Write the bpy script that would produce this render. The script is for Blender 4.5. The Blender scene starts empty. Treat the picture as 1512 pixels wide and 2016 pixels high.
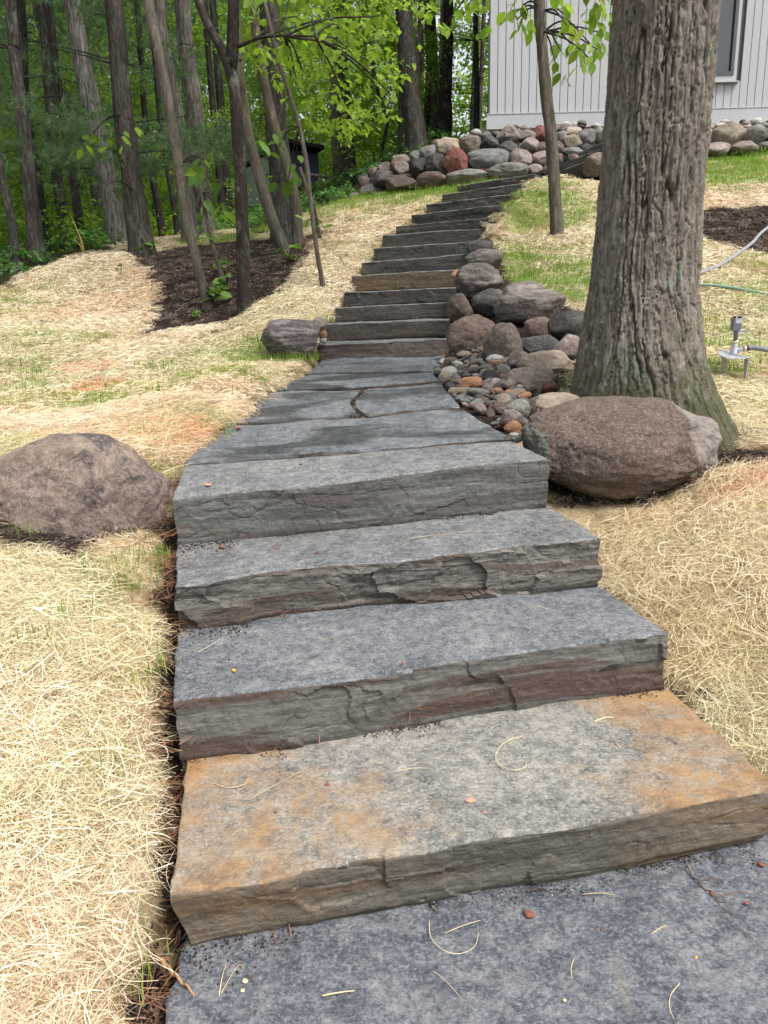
import bpy, math, random
import numpy as np
from mathutils import Vector

# ------------------------------------------------------------------ camera, world, sun, exposure
S = bpy.context.scene
COL = S.collection
PITCH, ROLL, EYE, F = math.radians(15.0), math.radians(1.5), 1.45, 1515.0
_f = np.array([0, math.cos(PITCH), -math.sin(PITCH)]); _u0 = np.array([0, math.sin(PITCH), math.cos(PITCH)]); _r0 = np.array([1.0, 0, 0])
CR = math.cos(ROLL) * _r0 - math.sin(ROLL) * _u0
CU = math.cos(ROLL) * _u0 + math.sin(ROLL) * _r0
CO = np.array([0, 0, EYE])
cam = bpy.data.cameras.new('camera'); cam_ob = bpy.data.objects.new('camera', cam); COL.objects.link(cam_ob)
cam.sensor_fit = 'VERTICAL'; cam.sensor_height = 34.6; cam.sensor_width = 26.0; cam.lens = 26.0; cam.clip_start = 0.05; cam.clip_end = 600
from mathutils import Matrix
_m = Matrix(((CR[0], CU[0], -_f[0], CO[0]), (CR[1], CU[1], -_f[1], CO[1]), (CR[2], CU[2], -_f[2], CO[2]), (0, 0, 0, 1)))
cam_ob.matrix_world = _m
S.camera = cam_ob

SUN_EL, SUN_AZ = math.radians(58), math.radians(132)      # azimuth clockwise from +Y: high, from the house side
W = bpy.data.worlds.new('World'); S.world = W; W.use_nodes = True
nt = W.node_tree; nt.nodes.clear()
sky = nt.nodes.new('ShaderNodeTexSky'); sky.sky_type = 'NISHITA'; sky.sun_disc = False
sky.sun_elevation = SUN_EL; sky.sun_rotation = SUN_AZ; sky.dust_density = 4.0; sky.air_density = 1.0; sky.ozone_density = 1.0
hs = nt.nodes.new('ShaderNodeHueSaturation'); hs.inputs['Saturation'].default_value = 0.28
bg = nt.nodes.new('ShaderNodeBackground'); bg.inputs['Strength'].default_value = 0.13
wo = nt.nodes.new('ShaderNodeOutputWorld')
nt.links.new(sky.outputs[0], hs.inputs['Color']); nt.links.new(hs.outputs[0], bg.inputs['Color']); nt.links.new(bg.outputs[0], wo.inputs['Surface'])
sun = bpy.data.lights.new('sun', 'SUN'); sun.energy = 1.5; sun.angle = math.radians(12); sun.color = (1.0, 0.96, 0.9)
sun_ob = bpy.data.objects.new('sun', sun); COL.objects.link(sun_ob)
_d = Vector((math.sin(SUN_AZ) * math.cos(SUN_EL), math.cos(SUN_AZ) * math.cos(SUN_EL), math.sin(SUN_EL)))
sun_ob.rotation_euler = _d.to_track_quat('Z', 'Y').to_euler(); sun_ob.location = (0, 0, 30)
vs = S.view_settings; vs.view_transform = 'Standard'; vs.look = 'None'; vs.gamma = 1.0; vs.use_curve_mapping = False
vs.exposure = 1.12
S.cycles.max_bounces = 8; S.cycles.diffuse_bounces = 4; S.cycles.transmission_bounces = 4; S.cycles.transparent_max_bounces = 8

# ------------------------------------------------------------------ helpers: points
def ray(u, v):
    return _f + CR * (u - 756) / F - CU * (v - 1008) / F
def P(u, v, D):                      # the point D metres ahead of the camera on the sight line
    d = ray(u, v); return CO + d * (D / d[1])
def PZ(u, v, z):                     # the point at height z on the sight line
    d = ray(u, v); return CO + d * ((z - EYE) / d[2])
def px(w, D):                        # metres spanned by w picture units at distance D
    return w / F * D * 1.0

# ------------------------------------------------------------------ helpers: noise
def _hash(ix, iy, iz, s):
    h = (ix.astype(np.int64) * 374761393 + iy.astype(np.int64) * 668265263 + iz.astype(np.int64) * 2147483647 + s * 974711) & 0xFFFFFFFF
    h = ((h ^ (h >> 13)) * 1274126177) & 0xFFFFFFFF
    h = ((h ^ (h >> 16)) * 2246822519) & 0xFFFFFFFF
    return ((h ^ (h >> 15)) & 0xFFFFFF) / float(0xFFFFFF)
def vn(p, s=0):
    p = np.asarray(p, float); i = np.floor(p).astype(np.int64); f = p - i; f = f * f * f * (f * (f * 6 - 15) + 10)
    x, y, z = i[..., 0], i[..., 1], i[..., 2]; r = 0
    for dx in (0, 1):
        for dy in (0, 1):
            for dz in (0, 1):
                w = (f[..., 0] if dx else 1 - f[..., 0]) * (f[..., 1] if dy else 1 - f[..., 1]) * (f[..., 2] if dz else 1 - f[..., 2])
                r = r + w * _hash(x + dx, y + dy, z + dz, s)
    return r * 2 - 1
def fbm(p, o=4, s=0, g=0.5):
    p = np.asarray(p, float); a, r = 1.0, 0
    for k in range(o):
        r = r + a * vn(p, s + k * 17); p = p * 2.03 + 5.7; a *= g
    return r
def vor(p, s=0, full=False):                     # F1, F2 and a random value of the nearest cell
    p = np.asarray(p, float); i = np.floor(p).astype(np.int64)
    f1 = np.full(p.shape[:-1], 9.0); f2 = f1.copy(); cid = np.zeros(p.shape[:-1]); dzz = cid.copy()
    for dx in (-1, 0, 1):
        for dy in (-1, 0, 1):
            for dz in (-1, 0, 1):
                c = i + np.array([dx, dy, dz]); cx, cy, cz = c[..., 0], c[..., 1], c[..., 2]
                q = c + np.stack([_hash(cx, cy, cz, s), _hash(cx, cy, cz, s + 1), _hash(cx, cy, cz, s + 2)], -1)
                d = np.sqrt(((q - p) ** 2).sum(-1)); near = d < f1
                f2 = np.where(near, f1, np.minimum(f2, d)); cid = np.where(near, _hash(cx, cy, cz, s + 3), cid); dzz = np.where(near, p[..., 2] - q[..., 2], dzz); f1 = np.where(near, d, f1)
    return (f1, f2, cid, dzz) if full else (f1, f2, cid)
def ss(a, b, x):
    t = np.clip((x - a) / (b - a + 1e-12), 0, 1); return t * t * (3 - 2 * t)

# ------------------------------------------------------------------ helpers: objects
def mesh(name, V, Fc, m=None, smooth=True, attrs=None):
    me = bpy.data.meshes.new(name)
    V = np.asarray(V, np.float32); n = len(V)
    if isinstance(Fc, np.ndarray):
        k = Fc.shape[1]; me.vertices.add(n); me.vertices.foreach_set('co', V.ravel())
        me.loops.add(Fc.size); me.loops.foreach_set('vertex_index', Fc.ravel().astype(np.int32))
        me.polygons.add(len(Fc)); me.polygons.foreach_set('loop_start', np.arange(0, Fc.size, k, dtype=np.int32))
        me.update(calc_edges=True)
    else:
        me.from_pydata([tuple(map(float, v)) for v in V], [], Fc)
    if smooth: me.polygons.foreach_set('use_smooth', np.ones(len(me.polygons), bool))
    for k, a in (attrs or {}).items():
        at = me.attributes.new(k, 'FLOAT', 'POINT'); at.data.foreach_set('value', np.asarray(a, np.float32))
    if m: me.materials.append(m)
    me.validate(); me.update()
    return me
def tag(o, label=None, cat=None, group=None, kind=None):
    if label: o['label'] = label
    if cat: o['category'] = cat
    if group: o['group'] = group
    if kind: o['kind'] = kind
    return o
def link(name, me, parent=None, loc=(0, 0, 0)):
    o = bpy.data.objects.new(name, me); COL.objects.link(o); o.location = loc
    if parent: o.parent = parent
    return o
def obj(name, V, Fc, m, parent=None, smooth=True, attrs=None, base=None):
    """one mesh object; its origin sits at BASE (world) or, under a parent, at the parent's origin"""
    V = np.asarray(V, float)
    if base is None and parent is None: base = (V[:, 0].mean(), V[:, 1].mean(), V[:, 2].min())
    off = np.array(base if parent is None else parent['_o'], float)
    o = link(name, mesh(name, V - off, Fc, m, smooth, attrs), parent, tuple(off) if parent is None else (0, 0, 0))
    o['_o'] = [float(x) for x in off]
    return o
def empty(name, loc):
    o = bpy.data.objects.new(name, None); COL.objects.link(o); o.location = tuple(map(float, loc)); o['_o'] = [float(x) for x in loc]; o.empty_display_size = 0.1
    return o
class MB:
    def __init__(s): s.V = []; s.F = []; s.n = 0
    def add(s, V, Fc):
        V = np.asarray(V, float); s.V.append(V); s.F += [tuple(int(i) + s.n for i in f) for f in Fc]; s.n += len(V); return s
    def box(s, c, d, X=(1, 0, 0), Y=(0, 1, 0), Z=(0, 0, 1)):
        c = np.array(c, float); X, Y, Z = [np.array(a, float) * k / 2 for a, k in zip((X, Y, Z), d)]
        V = [c + X * i + Y * j + Z * k for k in (-1, 1) for j in (-1, 1) for i in (-1, 1)]
        return s.add(V, [(0, 2, 3, 1), (4, 5, 7, 6), (0, 1, 5, 4), (2, 6, 7, 3), (0, 4, 6, 2), (1, 3, 7, 5)])
    def tube(s, pts, rad, n=8, caps=True):
        V, Fc = tube(pts, rad, n, caps); return s.add(V, Fc)
    def out(s, name, m, parent=None, smooth=False, base=None):
        return obj(name, np.concatenate(s.V), s.F, m, parent, smooth, base=base)
def tube(pts, rad, n=8, caps=True):
    pts = np.asarray(pts, float); rad = np.broadcast_to(np.asarray(rad, float), (len(pts),))
    T = np.gradient(pts, axis=0); T /= np.linalg.norm(T, axis=1)[:, None] + 1e-12
    a = np.array([1.0, 0, 0]) if abs(T[0][0]) < 0.9 else np.array([0, 1.0, 0]); V = []; B = a
    for k in range(len(pts)):
        B = B - T[k] * (B @ T[k]); B /= np.linalg.norm(B) + 1e-12; C = np.cross(T[k], B)
        t = np.arange(n) * 2 * math.pi / n
        V.append(pts[k] + rad[k] * (np.cos(t)[:, None] * B + np.sin(t)[:, None] * C))
    V = np.concatenate(V); Fc = []
    for k in range(len(pts) - 1):
        for j in range(n):
            Fc.append((k * n + j, k * n + (j + 1) % n, (k + 1) * n + (j + 1) % n, (k + 1) * n + j))
    if caps: Fc += [tuple(range(n))[::-1], tuple(range((len(pts) - 1) * n, len(pts) * n))]
    return V, Fc
def spline(pts, n):
    pts = np.asarray(pts, float); k = len(pts)
    if k == 2: return pts[0] + (pts[1] - pts[0]) * np.linspace(0, 1, n)[:, None]
    q = np.vstack([2 * pts[0] - pts[1], pts, 2 * pts[-1] - pts[-2]]); out = []
    for t in np.linspace(0, k - 1 - 1e-6, n):
        i = int(t); f = t - i; a, b, c, d = q[i], q[i + 1], q[i + 2], q[i + 3]
        out.append(0.5 * (2 * b + (c - a) * f + (2 * a - 5 * b + 4 * c - d) * f * f + (3 * b - a - 3 * c + d) * f ** 3))
    return np.array(out)

# ------------------------------------------------------------------ helpers: materials
class M:
    def __init__(s, name, rough=0.85, spec=0.3):
        s.m = bpy.data.materials.new(name); s.m.use_nodes = True; s.t = s.m.node_tree; s.t.nodes.clear()
        s.b = s.n('ShaderNodeBsdfPrincipled'); s.out = s.n('ShaderNodeOutputMaterial'); s.t.links.new(s.b.outputs[0], s.out.inputs[0])
        s.b.inputs['Roughness'].default_value = rough; s.b.inputs['Specular IOR Level'].default_value = spec
        s.co = s.n('ShaderNodeTexCoord').outputs['Object']; s.geo = s.n('ShaderNodeNewGeometry')
    def n(s, t): return s.t.nodes.new(t)
    def put(s, i, v):
        if isinstance(v, bpy.types.NodeSocket): s.t.links.new(v, i)
        elif isinstance(v, (tuple, list)): i.default_value = tuple(v) + ((1.0,) if len(v) == 3 and i.type == 'RGBA' else ())
        else: i.default_value = v
    def vec(s, scale=(1, 1, 1), v=None, off=(0, 0, 0)):
        q = s.n('ShaderNodeMapping'); s.put(q.inputs['Vector'], v or s.co); q.inputs['Scale'].default_value = scale; q.inputs['Location'].default_value = off; return q.outputs[0]
    def noise(s, sc, det=4, v=None, rough=0.55, dist=0.0):
        q = s.n('ShaderNodeTexNoise'); s.put(q.inputs['Vector'], v or s.co); q.inputs['Scale'].default_value = sc; q.inputs['Detail'].default_value = det
        q.inputs['Roughness'].default_value = rough; q.inputs['Distortion'].default_value = dist; return q.outputs['Fac']
    def voro(s, sc, v=None, feat='F1', out='Distance', rand=1.0):
        q = s.n('ShaderNodeTexVoronoi'); q.feature = feat; s.put(q.inputs['Vector'], v or s.co); q.inputs['Scale'].default_value = sc; q.inputs['Randomness'].default_value = rand; return q.outputs[out]
    def ramp(s, f, *st):
        q = s.n('ShaderNodeValToRGB'); s.put(q.inputs[0], f); e = q.color_ramp.elements
        while len(e) < len(st): e.new(0.5)
        for i, (p, c) in enumerate(st):
            e[i].position = p; e[i].color = (tuple(c) + (1,)) if isinstance(c, (tuple, list)) else (c, c, c, 1)
        return q.outputs[0]
    def mix(s, f, a, b, mode='MIX'):
        q = s.n('ShaderNodeMix'); q.data_type = 'RGBA'; q.blend_type = mode; s.put(q.inputs[0], f); s.put(q.inputs[6], a); s.put(q.inputs[7], b); return q.outputs[2]
    def math(s, op, a, b=0.0, c=0.0, clamp=False):
        q = s.n('ShaderNodeMath'); q.operation = op; q.use_clamp = clamp; s.put(q.inputs[0], a); s.put(q.inputs[1], b); s.put(q.inputs[2], c); return q.outputs[0]
    def attr(s, name, inst=False):
        q = s.n('ShaderNodeAttribute'); q.attribute_name = name
        if inst: q.attribute_type = 'INSTANCER'
        return q.outputs['Fac']
    def sep(s, v): q = s.n('ShaderNodeSeparateXYZ'); s.put(q.inputs[0], v); return q.outputs
    def rnd(s): return s.n('ShaderNodeObjectInfo').outputs['Random']
    def bump(s, h, strength=0.5, dist=0.01):
        q = s.n('ShaderNodeBump'); s.put(q.inputs['Height'], h); q.inputs['Strength'].default_value = strength; q.inputs['Distance'].default_value = dist; s.put(s.b.inputs['Normal'], q.outputs[0]); return s
    def col(s, c): s.put(s.b.inputs['Base Color'], c); return s
    def rough(s, c): s.put(s.b.inputs['Roughness'], c); return s
def plain(name, c, rough=0.6, metal=0.0, spec=0.4):
    m = M(name, rough, spec); n = m.noise(14, 3); m.col(m.mix(m.ramp(n, (0.3, 0.0), (0.7, 1.0)), tuple(x * 0.85 for x in c), tuple(min(1, x * 1.12) for x in c))); m.b.inputs['Metallic'].default_value = metal
    return m.m

def slate(name, top=((0.07, 0.08, 0.1), (0.17, 0.18, 0.2), (0.3, 0.3, 0.3)), face=((0.06, 0.055, 0.05), (0.13, 0.125, 0.115)), band=(0.072, 0.05, 0.04), rust=0.0, seed=0.0, ends=0.0, wet=0.0, bandy=1.0):
    m = M(name, 0.78, 0.2)
    off = (seed * 3.7, seed * 1.9, seed * 5.1)
    up = m.attr('tread')
    v = m.vec((1, 1, 1), off=off)
    a = m.noise(26, 8, v, 0.72, 0.4); b = m.noise(3.2, 5, v, 0.6, 0.6); c = m.noise(95, 4, v, 0.7)
    fl = m.noise(1.0, 6, m.vec((26, 60, 30), off=off), 0.7, 2.5)
    f = m.math('ADD', m.math('MULTIPLY', a, 0.5), m.math('ADD', m.math('MULTIPLY', b, 0.2), m.math('MULTIPLY', fl, 0.3)))
    tc = m.ramp(f, (0.4, top[0]), (0.49, top[1]), (0.6, top[2]))
    tc = m.mix(m.ramp(c, (0.5, 0.0), (0.64, 0.6)), tc, tuple(min(1, x * 1.25) for x in top[2]))
    tc = m.mix(m.ramp(m.noise(130, 3, v, 0.7), (0.36, 0.6), (0.46, 0.0)), tc, tuple(x * 0.6 for x in top[0]))
    tc = m.mix(m.ramp(m.noise(5, 6, v, 0.7, 0.8), (0.6, 0.0), (0.72, 0.45)), tc, (0.22, 0.19, 0.165))
    fv = m.vec((3, 3, 26), off=off)
    s1 = m.noise(1.0, 6, fv, 0.62, 0.9); s2 = m.noise(34, 7, v, 0.75)
    fc = m.ramp(m.math('ADD', m.math('MULTIPLY', s1, 0.6), m.math('MULTIPLY', s2, 0.4)), (0.38, face[0]), (0.58, face[1]))
    fc = m.mix(m.ramp(m.noise(1.0, 4, m.vec((9, 9, 120), off=off), 0.6, 0.6), (0.5, 0.0), (0.68, 0.5)), fc, tuple(x * 1.7 for x in face[1]))
    bd = m.noise(1.0, 3, m.vec((1.1, 1.1, 13), off=(off[0] + 9, off[1], off[2])), 0.5, 0.7)
    fc = m.mix(m.ramp(bd, (0.5, 0.0), (0.58, 0.85 * bandy)), fc, band)
    fc = m.mix(m.ramp(m.noise(60, 5, v, 0.8), (0.58, 0.0), (0.72, 0.35)), fc, tuple(x * 2.0 for x in face[1]))
    col = m.mix(m.ramp(up, (0.55, 0.0), (0.85, 1.0)), fc, tc)
    big = m.noise(8.5, 5, v, 0.65, 0.5); tc_ = m.mix(m.ramp(big, (0.36, 0.3), (0.5, 0.0)), tc, tuple(x * 0.75 for x in top[0])); tc = m.mix(m.ramp(big, (0.54, 0.0), (0.66, 0.25)), tc_, top[2])
    col = m.mix(m.ramp(up, (0.55, 0.0), (0.85, 1.0)), fc, tc)
    if rust > 0:
        r = m.noise(2.3, 6, m.vec((1, 1, 1), off=(off[0] + 2, off[1] + 4, 0)), 0.62, 0.8)
        r = m.math('ADD', m.math('MULTIPLY', r, 0.55), m.math('ADD', m.math('MULTIPLY', m.noise(9, 7, v, 0.75, 1.0), 0.3), m.math('MULTIPLY', a, 0.15))); g = m.math('ADD', r, m.math('MULTIPLY', m.math('ABSOLUTE', m.math('ADD', m.sep(m.co)[0], -0.04)), ends))
        mask = m.ramp(g, (0.62, 0.0), (0.8, rust))
        rc = m.ramp(m.noise(11, 6, v, 0.7), (0.3, (0.17, 0.09, 0.036)), (0.5, (0.34, 0.19, 0.075)), (0.66, (0.33, 0.25, 0.16)))
        rc = m.mix(m.ramp(up, (0.55, 0.3), (0.85, 1.0)), fc, rc)
        col = m.mix(mask, col, rc)
    if wet > 0:
        wv = m.ramp(m.noise(1.3, 4, m.vec((1, 2.4, 1), off=(off[0] + 31, off[1], 0)), 0.5, 0.5), (0.47, 0.0), (0.55, wet))
        col = m.mix(wv, col, m.mix(1.0, col, (0.36, 0.36, 0.35), 'MULTIPLY'))
        m.rough(m.ramp(wv, (0.0, 0.72), (1.0, 0.45)))
    m.col(col)
    h = m.math('ADD', m.math('MULTIPLY', a, 0.7), m.math('ADD', m.math('MULTIPLY', c, 0.35), m.math('MULTIPLY', fl, 0.8)))
    m.bump(m.math('ADD', h, m.math('MULTIPLY', s2, 0.6)), 0.55, 0.012)
    return m.m

def rock(name, c0, c1, speck=(0.45, 0.42, 0.38), sp=0.5, seed=0.0, band=0.0, lichen=0.0):
    m = M(name, 0.78, 0.3); v = m.vec((1, 1, 1), off=(seed * 5, seed * 3, seed)); R = m.rnd()
    q = m.n('ShaderNodeVectorMath'); q.operation = 'ADD'; m.put(q.inputs[0], v); cb = m.n('ShaderNodeCombineXYZ')
    for i in range(3): m.put(cb.inputs[i], m.math('MULTIPLY', R, 37.0 + i * 11))
    m.put(q.inputs[1], cb.outputs[0]); v = q.outputs[0]
    a = m.noise(4.0, 7, v, 0.62, 0.3); b = m.noise(48, 6, v, 0.75); g = m.noise(150, 3, v, 0.7); k = m.noise(16, 8, v, 0.8, 0.5)
    col = m.ramp(m.math('ADD', m.math('MULTIPLY', a, 0.5), m.math('MULTIPLY', k, 0.5)), (0.36, tuple(x * 0.62 for x in c0)), (0.5, c0), (0.64, c1))
    col = m.mix(m.ramp(b, (0.5, 0.0), (0.74, sp)), col, speck)
    col = m.mix(m.ramp(g, (0.58, 0.0), (0.72, sp * 0.6)), col, tuple(min(1, x * 1.2) for x in speck))
    col = m.mix(m.ramp(m.noise(75, 4, v, 0.7), (0.3, 0.75), (0.42, 0.0)), col, tuple(x * 0.3 for x in c0))
    if band > 0:
        bn = m.noise(1.0, 4, m.vec((2, 2, 16), v), 0.5, 2.2); col = m.mix(m.ramp(bn, (0.52, 0.0), (0.6, band)), col, speck)
    if lichen > 0:
        col = m.mix(m.ramp(m.noise(5, 6, v, 0.7), (0.56, 0.0), (0.66, lichen)), col, (0.16, 0.19, 0.13))
    br = m.n('ShaderNodeHueSaturation'); m.put(br.inputs['Color'], col); m.put(br.inputs['Value'], m.math('MULTIPLY_ADD', R, 0.4, 0.8))
    m.col(br.outputs[0])
    m.bump(m.math('ADD', m.math('MULTIPLY', k, 0.8), m.math('ADD', m.math('MULTIPLY', b, 0.5), m.math('MULTIPLY', g, 0.2))), 0.7, 0.02)
    return m.m

def bark(name, dark, light, sx=16, sz=2.6, lich=0.25, moss=0.0, contrast=1.0, lcol=(0.2, 0.23, 0.17)):
    m = M(name, 0.92, 0.15); v = m.vec((sx, sx, sz))
    w = m.noise(1.0, 7, v, 0.65, 0.8); fine = m.noise(6.0, 6, v, 0.7); pl = m.math('ABSOLUTE', m.math('SUBTRACT', m.noise(1.3, 4, m.vec((sx * 1.2, sx * 1.2, sz * .8), off=(3, 1, 7)), 0.6, 0.5), 0.5))
    f = m.math('ADD', m.math('MULTIPLY', w, 0.7), m.math('MULTIPLY', fine, 0.3))
    col = m.ramp(f, (0.36, dark), (0.5, tuple((a + b) / 2 for a, b in zip(dark, light))), (0.66, light))
    col = m.mix(m.ramp(pl, (0.0, min(1, 0.85 * contrast)), (0.07, 0.0)), col, tuple(x * 0.4 for x in dark))
    if lich > 0: col = m.mix(m.ramp(m.noise(7, 7, m.vec((1, 1, 0.6)), 0.75), (0.52, 0.0), (0.62, min(1, lich * 1.6))), col, lcol)
    col = m.mix(m.ramp(m.noise(2.2, 5, m.vec((1.5, 1.5, .7), off=(5, 2, 1)), 0.7), (0.4, 0.5), (0.55, 0.0)), col, tuple(x * 0.7 for x in dark))
    if moss > 0:
        z = m.sep(m.co)[2]; g = m.math('SUBTRACT', m.noise(6, 5, None, 0.7), m.math('MULTIPLY', z, moss))
        col = m.mix(m.ramp(g, (0.3, 0.0), (0.5, 0.8)), col, (0.075, 0.095, 0.028))
    m.col(col)
    m.bump(m.math('ADD', m.math('MULTIPLY', f, 1.0), m.math('MULTIPLY', m.ramp(pl, (0.0, 0.0), (0.15, 1.0)), 0.5)), 0.8, 0.02)
    return m.m

def leafmat(name, stops, trans=0.5, inst_tone=False):
    m = M(name, 0.55, 0.25)
    t = m.attr('tone')
    col = m.ramp(t, *stops)
    col = m.mix(m.math('MULTIPLY', m.rnd(), 0.35), col, tuple(x * 0.75 for x in stops[0][1]))
    m.col(col)
    tr = m.n('ShaderNodeBsdfTranslucent'); m.put(tr.inputs['Color'], m.mix(1.0, col, (1.0, 1.0, 0.55), 'MULTIPLY'))
    ad = m.n('ShaderNodeMixShader'); ad.inputs[0].default_value = trans
    m.t.links.new(m.b.outputs[0], ad.inputs[1]); m.t.links.new(tr.outputs[0], ad.inputs[2]); m.t.links.new(ad.outputs[0], m.out.inputs[0])
    return m.m

# ------------------------------------------------------------------ the stairs, measured first: the ground is cut to fit them
LOW = []                              # lower steps: (front left, front right, back left, back right), tops of the treads
def _chain():
    L = [((350, 1870), (348, 1765), (370, 1500)), ((370, 1500), (345, 1385), (355, 1235)), ((355, 1235), (348, 1145), (350, 1075)), ((350, 1075), (340, 985), (362, 919))]
    R = [((1540, 1672), (1540, 1556), (1310, 1355)), ((1310, 1355), (1310, 1250), (1180, 1155)), ((1180, 1155), (1180, 1060), (1083, 1000)), ((1083, 1000), (1080, 905), (1008, 867))]
    zl = zr = 0.0
    for l, r in zip(L, R):
        a, b = PZ(*l[0], zl), PZ(*r[0], zr); fl, fr = P(*l[1], a[1]), P(*r[1], b[1])
        LOW.append((fl, fr, PZ(*l[2], fl[2]), PZ(*r[2], fr[2]))); zl, zr = fl[2], fr[2]
_chain()
UPX = [((632, 678), (880, 668)), ((644, 638), (886, 628)), ((660, 606), (898, 594)), ((677, 576), (900, 565)), ((693, 543), (910, 530)), ((711, 517), (921, 500)), ((734, 488), (940, 475)),
       ((754, 463), (943, 450)), ((780, 445), (960, 428)), ((809, 423), (982, 404)), ((840, 402), (1003, 383)), ((870, 382), (1026, 361)), ((901, 365), (1052, 342))]
UP = [(P(*a, 6.45 + 0.45 * k), P(*b, 6.6 + 0.385 * k)) for k, (a, b) in enumerate(UPX)]
UP += [(P(1062, 349, 12.05), P(1200, 301, 11.35)), (P(1085, 330, 12.35), P(1222, 277, 11.65)), (P(1110, 312, 12.7), P(1250, 255, 12.0))]      # the last ones turn away behind the oak
A_, B_, C_ = LOW[3][0], LOW[3][1], P(632, 714, 6.35)          # the landing is one gently rising plane through the fourth step's tread and the foot of the flight
N_ = np.cross(B_ - A_, C_ - A_); N_ /= np.linalg.norm(N_)
def PL(u, v):
    d = ray(u, v); return CO + d * (N_ @ (A_ - CO) / (N_ @ d))
LOW[3] = (A_, B_, PL(362, 919), PL(1008, 867))
LANDING = [  # (name hint, near edge, far edge) in picture points on the landing plane
    ('d', [(362, 917), (500, 905), (640, 890), (760, 886), (880, 874), (1008, 866)], [(446, 839), (540, 836), (630, 826), (720, 823), (820, 812), (909, 807)]),
    ('l', [(446, 836), (540, 833), (630, 823), (707, 820)], [(510, 776), (580, 770), (640, 769), (712, 768)]),
    ('r', [(722, 820), (770, 814), (820, 809), (905, 804)], [(727, 766), (780, 762), (830, 758), (866, 755)]),
    ('m', [(510, 773), (620, 765), (720, 763), (800, 756), (866, 752)], [(606, 739), (690, 737), (780, 735), (851, 734)]),
    ('u', [(608, 736), (690, 734), (780, 732), (851, 731)], [(640, 706), (720, 705), (800, 704), (878, 700)]),
]

# ------------------------------------------------------------------ terrain: a thin-plate surface through measured points
ctl = []
def g3(*p): ctl.append(p)
for u, v, z in [(150, 2000, .06), (-100, 2000, .1), (150, 1700, .14), (0, 1700, .18), (-150, 1600, .22), (150, 1400, .3), (0, 1400, .36), (200, 1180, .48), (0, 1150, .53), (-150, 1150, .58), (300, 1060, .55), (290, 1250, .40), (300, 1500, .2), (300, 1800, .06),
                (1600, 1500, .08), (1400, 1320, .22), (1512, 1260, .3), (1650, 1250, .34), (1250, 1120, .4), (1350, 1150, .4), (1250, 1000, .55), (1300, 1040, .51), (1512, 1010, .6), (1480, 900, .75), (1120, 985, .55), (1340, 985, .58)]:
    g3(*PZ(u, v, z))
for u, v, D in [(0, 850, 4.3), (0, 720, 6.2), (0, 640, 7.7), (-120, 640, 8.0), (15, 578, 9.2), (150, 512, 10.2), (240, 500, 10.6), (200, 700, 6.5), (200, 800, 5.0), (350, 850, 4.1), (440, 770, 4.9), (480, 735, 5.6), (560, 705, 6.3), (610, 640, 7.0),
                (540, 610, 7.6), (600, 560, 8.3), (480, 622, 7.8), (640, 480, 9.9), (660, 456, 10.6), (620, 425, 12.3), (700, 393, 13.5), (800, 378, 12.85), (900, 370, 12.35), (350, 655, 7.6), (300, 600, 8.6), (400, 560, 9.0), (330, 492, 11.0), (450, 478, 11.3), (560, 480, 10.8), (680, 560, 8.3),
                (1100, 465, 9.0), (1000, 470, 9.7), (1050, 545, 8.2), (1160, 545, 7.6), (1150, 605, 6.9), (1080, 640, 6.5), (1000, 620, 6.9), (1100, 348, 12.3), (1180, 336, 12.4), (1100, 720, 5.3), (1000, 770, 4.75), (960, 720, 5.5), (1100, 800, 4.45), (1250, 820, 4.2), (1100, 860, 3.95),
                (1512, 866, 4.3), (1440, 874, 4.25), (1400, 890, 4.0), (1450, 735, 5.5), (1400, 620, 6.7), (1512, 600, 6.8), (1512, 510, 8.0), (1420, 440, 9.3), (1400, 411, 10.0), (1512, 400, 10.1), (1400, 314, 12.68), (1512, 303, 12.68), (1700, 302, 12.68), (1700, 600, 6.8),
                (1000, 262, 14.3), (1200, 256, 14.3), (1512, 250, 14.3), (900, 285, 14.4), (820, 310, 15.2), (740, 345, 15.6), (680, 385, 15.5), (560, 425, 16), (510, 425, 19.5), (400, 470, 14.0), (260, 478, 12.5), (100, 505, 11.5), (0, 540, 10.8)]:
    g3(*P(u, v, D))
for p in [(-12, 20, 2.7), (-22, 40, 3.2), (-5, 22, 3.4), (0, 30, 4.3), (8, 24, 5.1), (0, 60, 5), (35, 60, 5.5), (-45, 60, 3.5), (22, 22, 5.2), (12, 8, 2.3), (10, 0, .4), (-10, 0, .2), (-10, 5, 1.0), (0, -4, -.6), (7, -4, -.5), (-7, -4, -.5), (0, -14, -1.4), (-30, 15, 2.4), (-50, 0, 0), (50, 0, 2), (-30, -20, -2), (30, -20, -2)]:
    g3(*p)
for k, (a, b) in enumerate(UP[:13]):
    e = (b - a); e[2] = 0; e /= np.linalg.norm(e)
    if k > 1: g3(*(a - e * 0.16 + np.array([0, .1, -0.06])))
    if k > 6: g3(*(b + e * 0.2 + np.array([0, .1, -0.05])))
ctl = np.array(ctl, float)
def _tps():
    n = len(ctl); xy = ctl[:, :2]; r = np.linalg.norm(xy[:, None] - xy[None], axis=2); K = np.where(r > 0, r * r * np.log(r + 1e-9), 0) + np.eye(n) * 0.012
    A = np.zeros((n + 3, n + 3)); A[:n, :n] = K; A[:n, n] = 1; A[:n, n + 1:] = xy; A[n, :n] = 1; A[n + 1:, :n] = xy.T
    return np.linalg.solve(A, np.concatenate([ctl[:, 2], [0, 0, 0]]))
_w = _tps()
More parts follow.
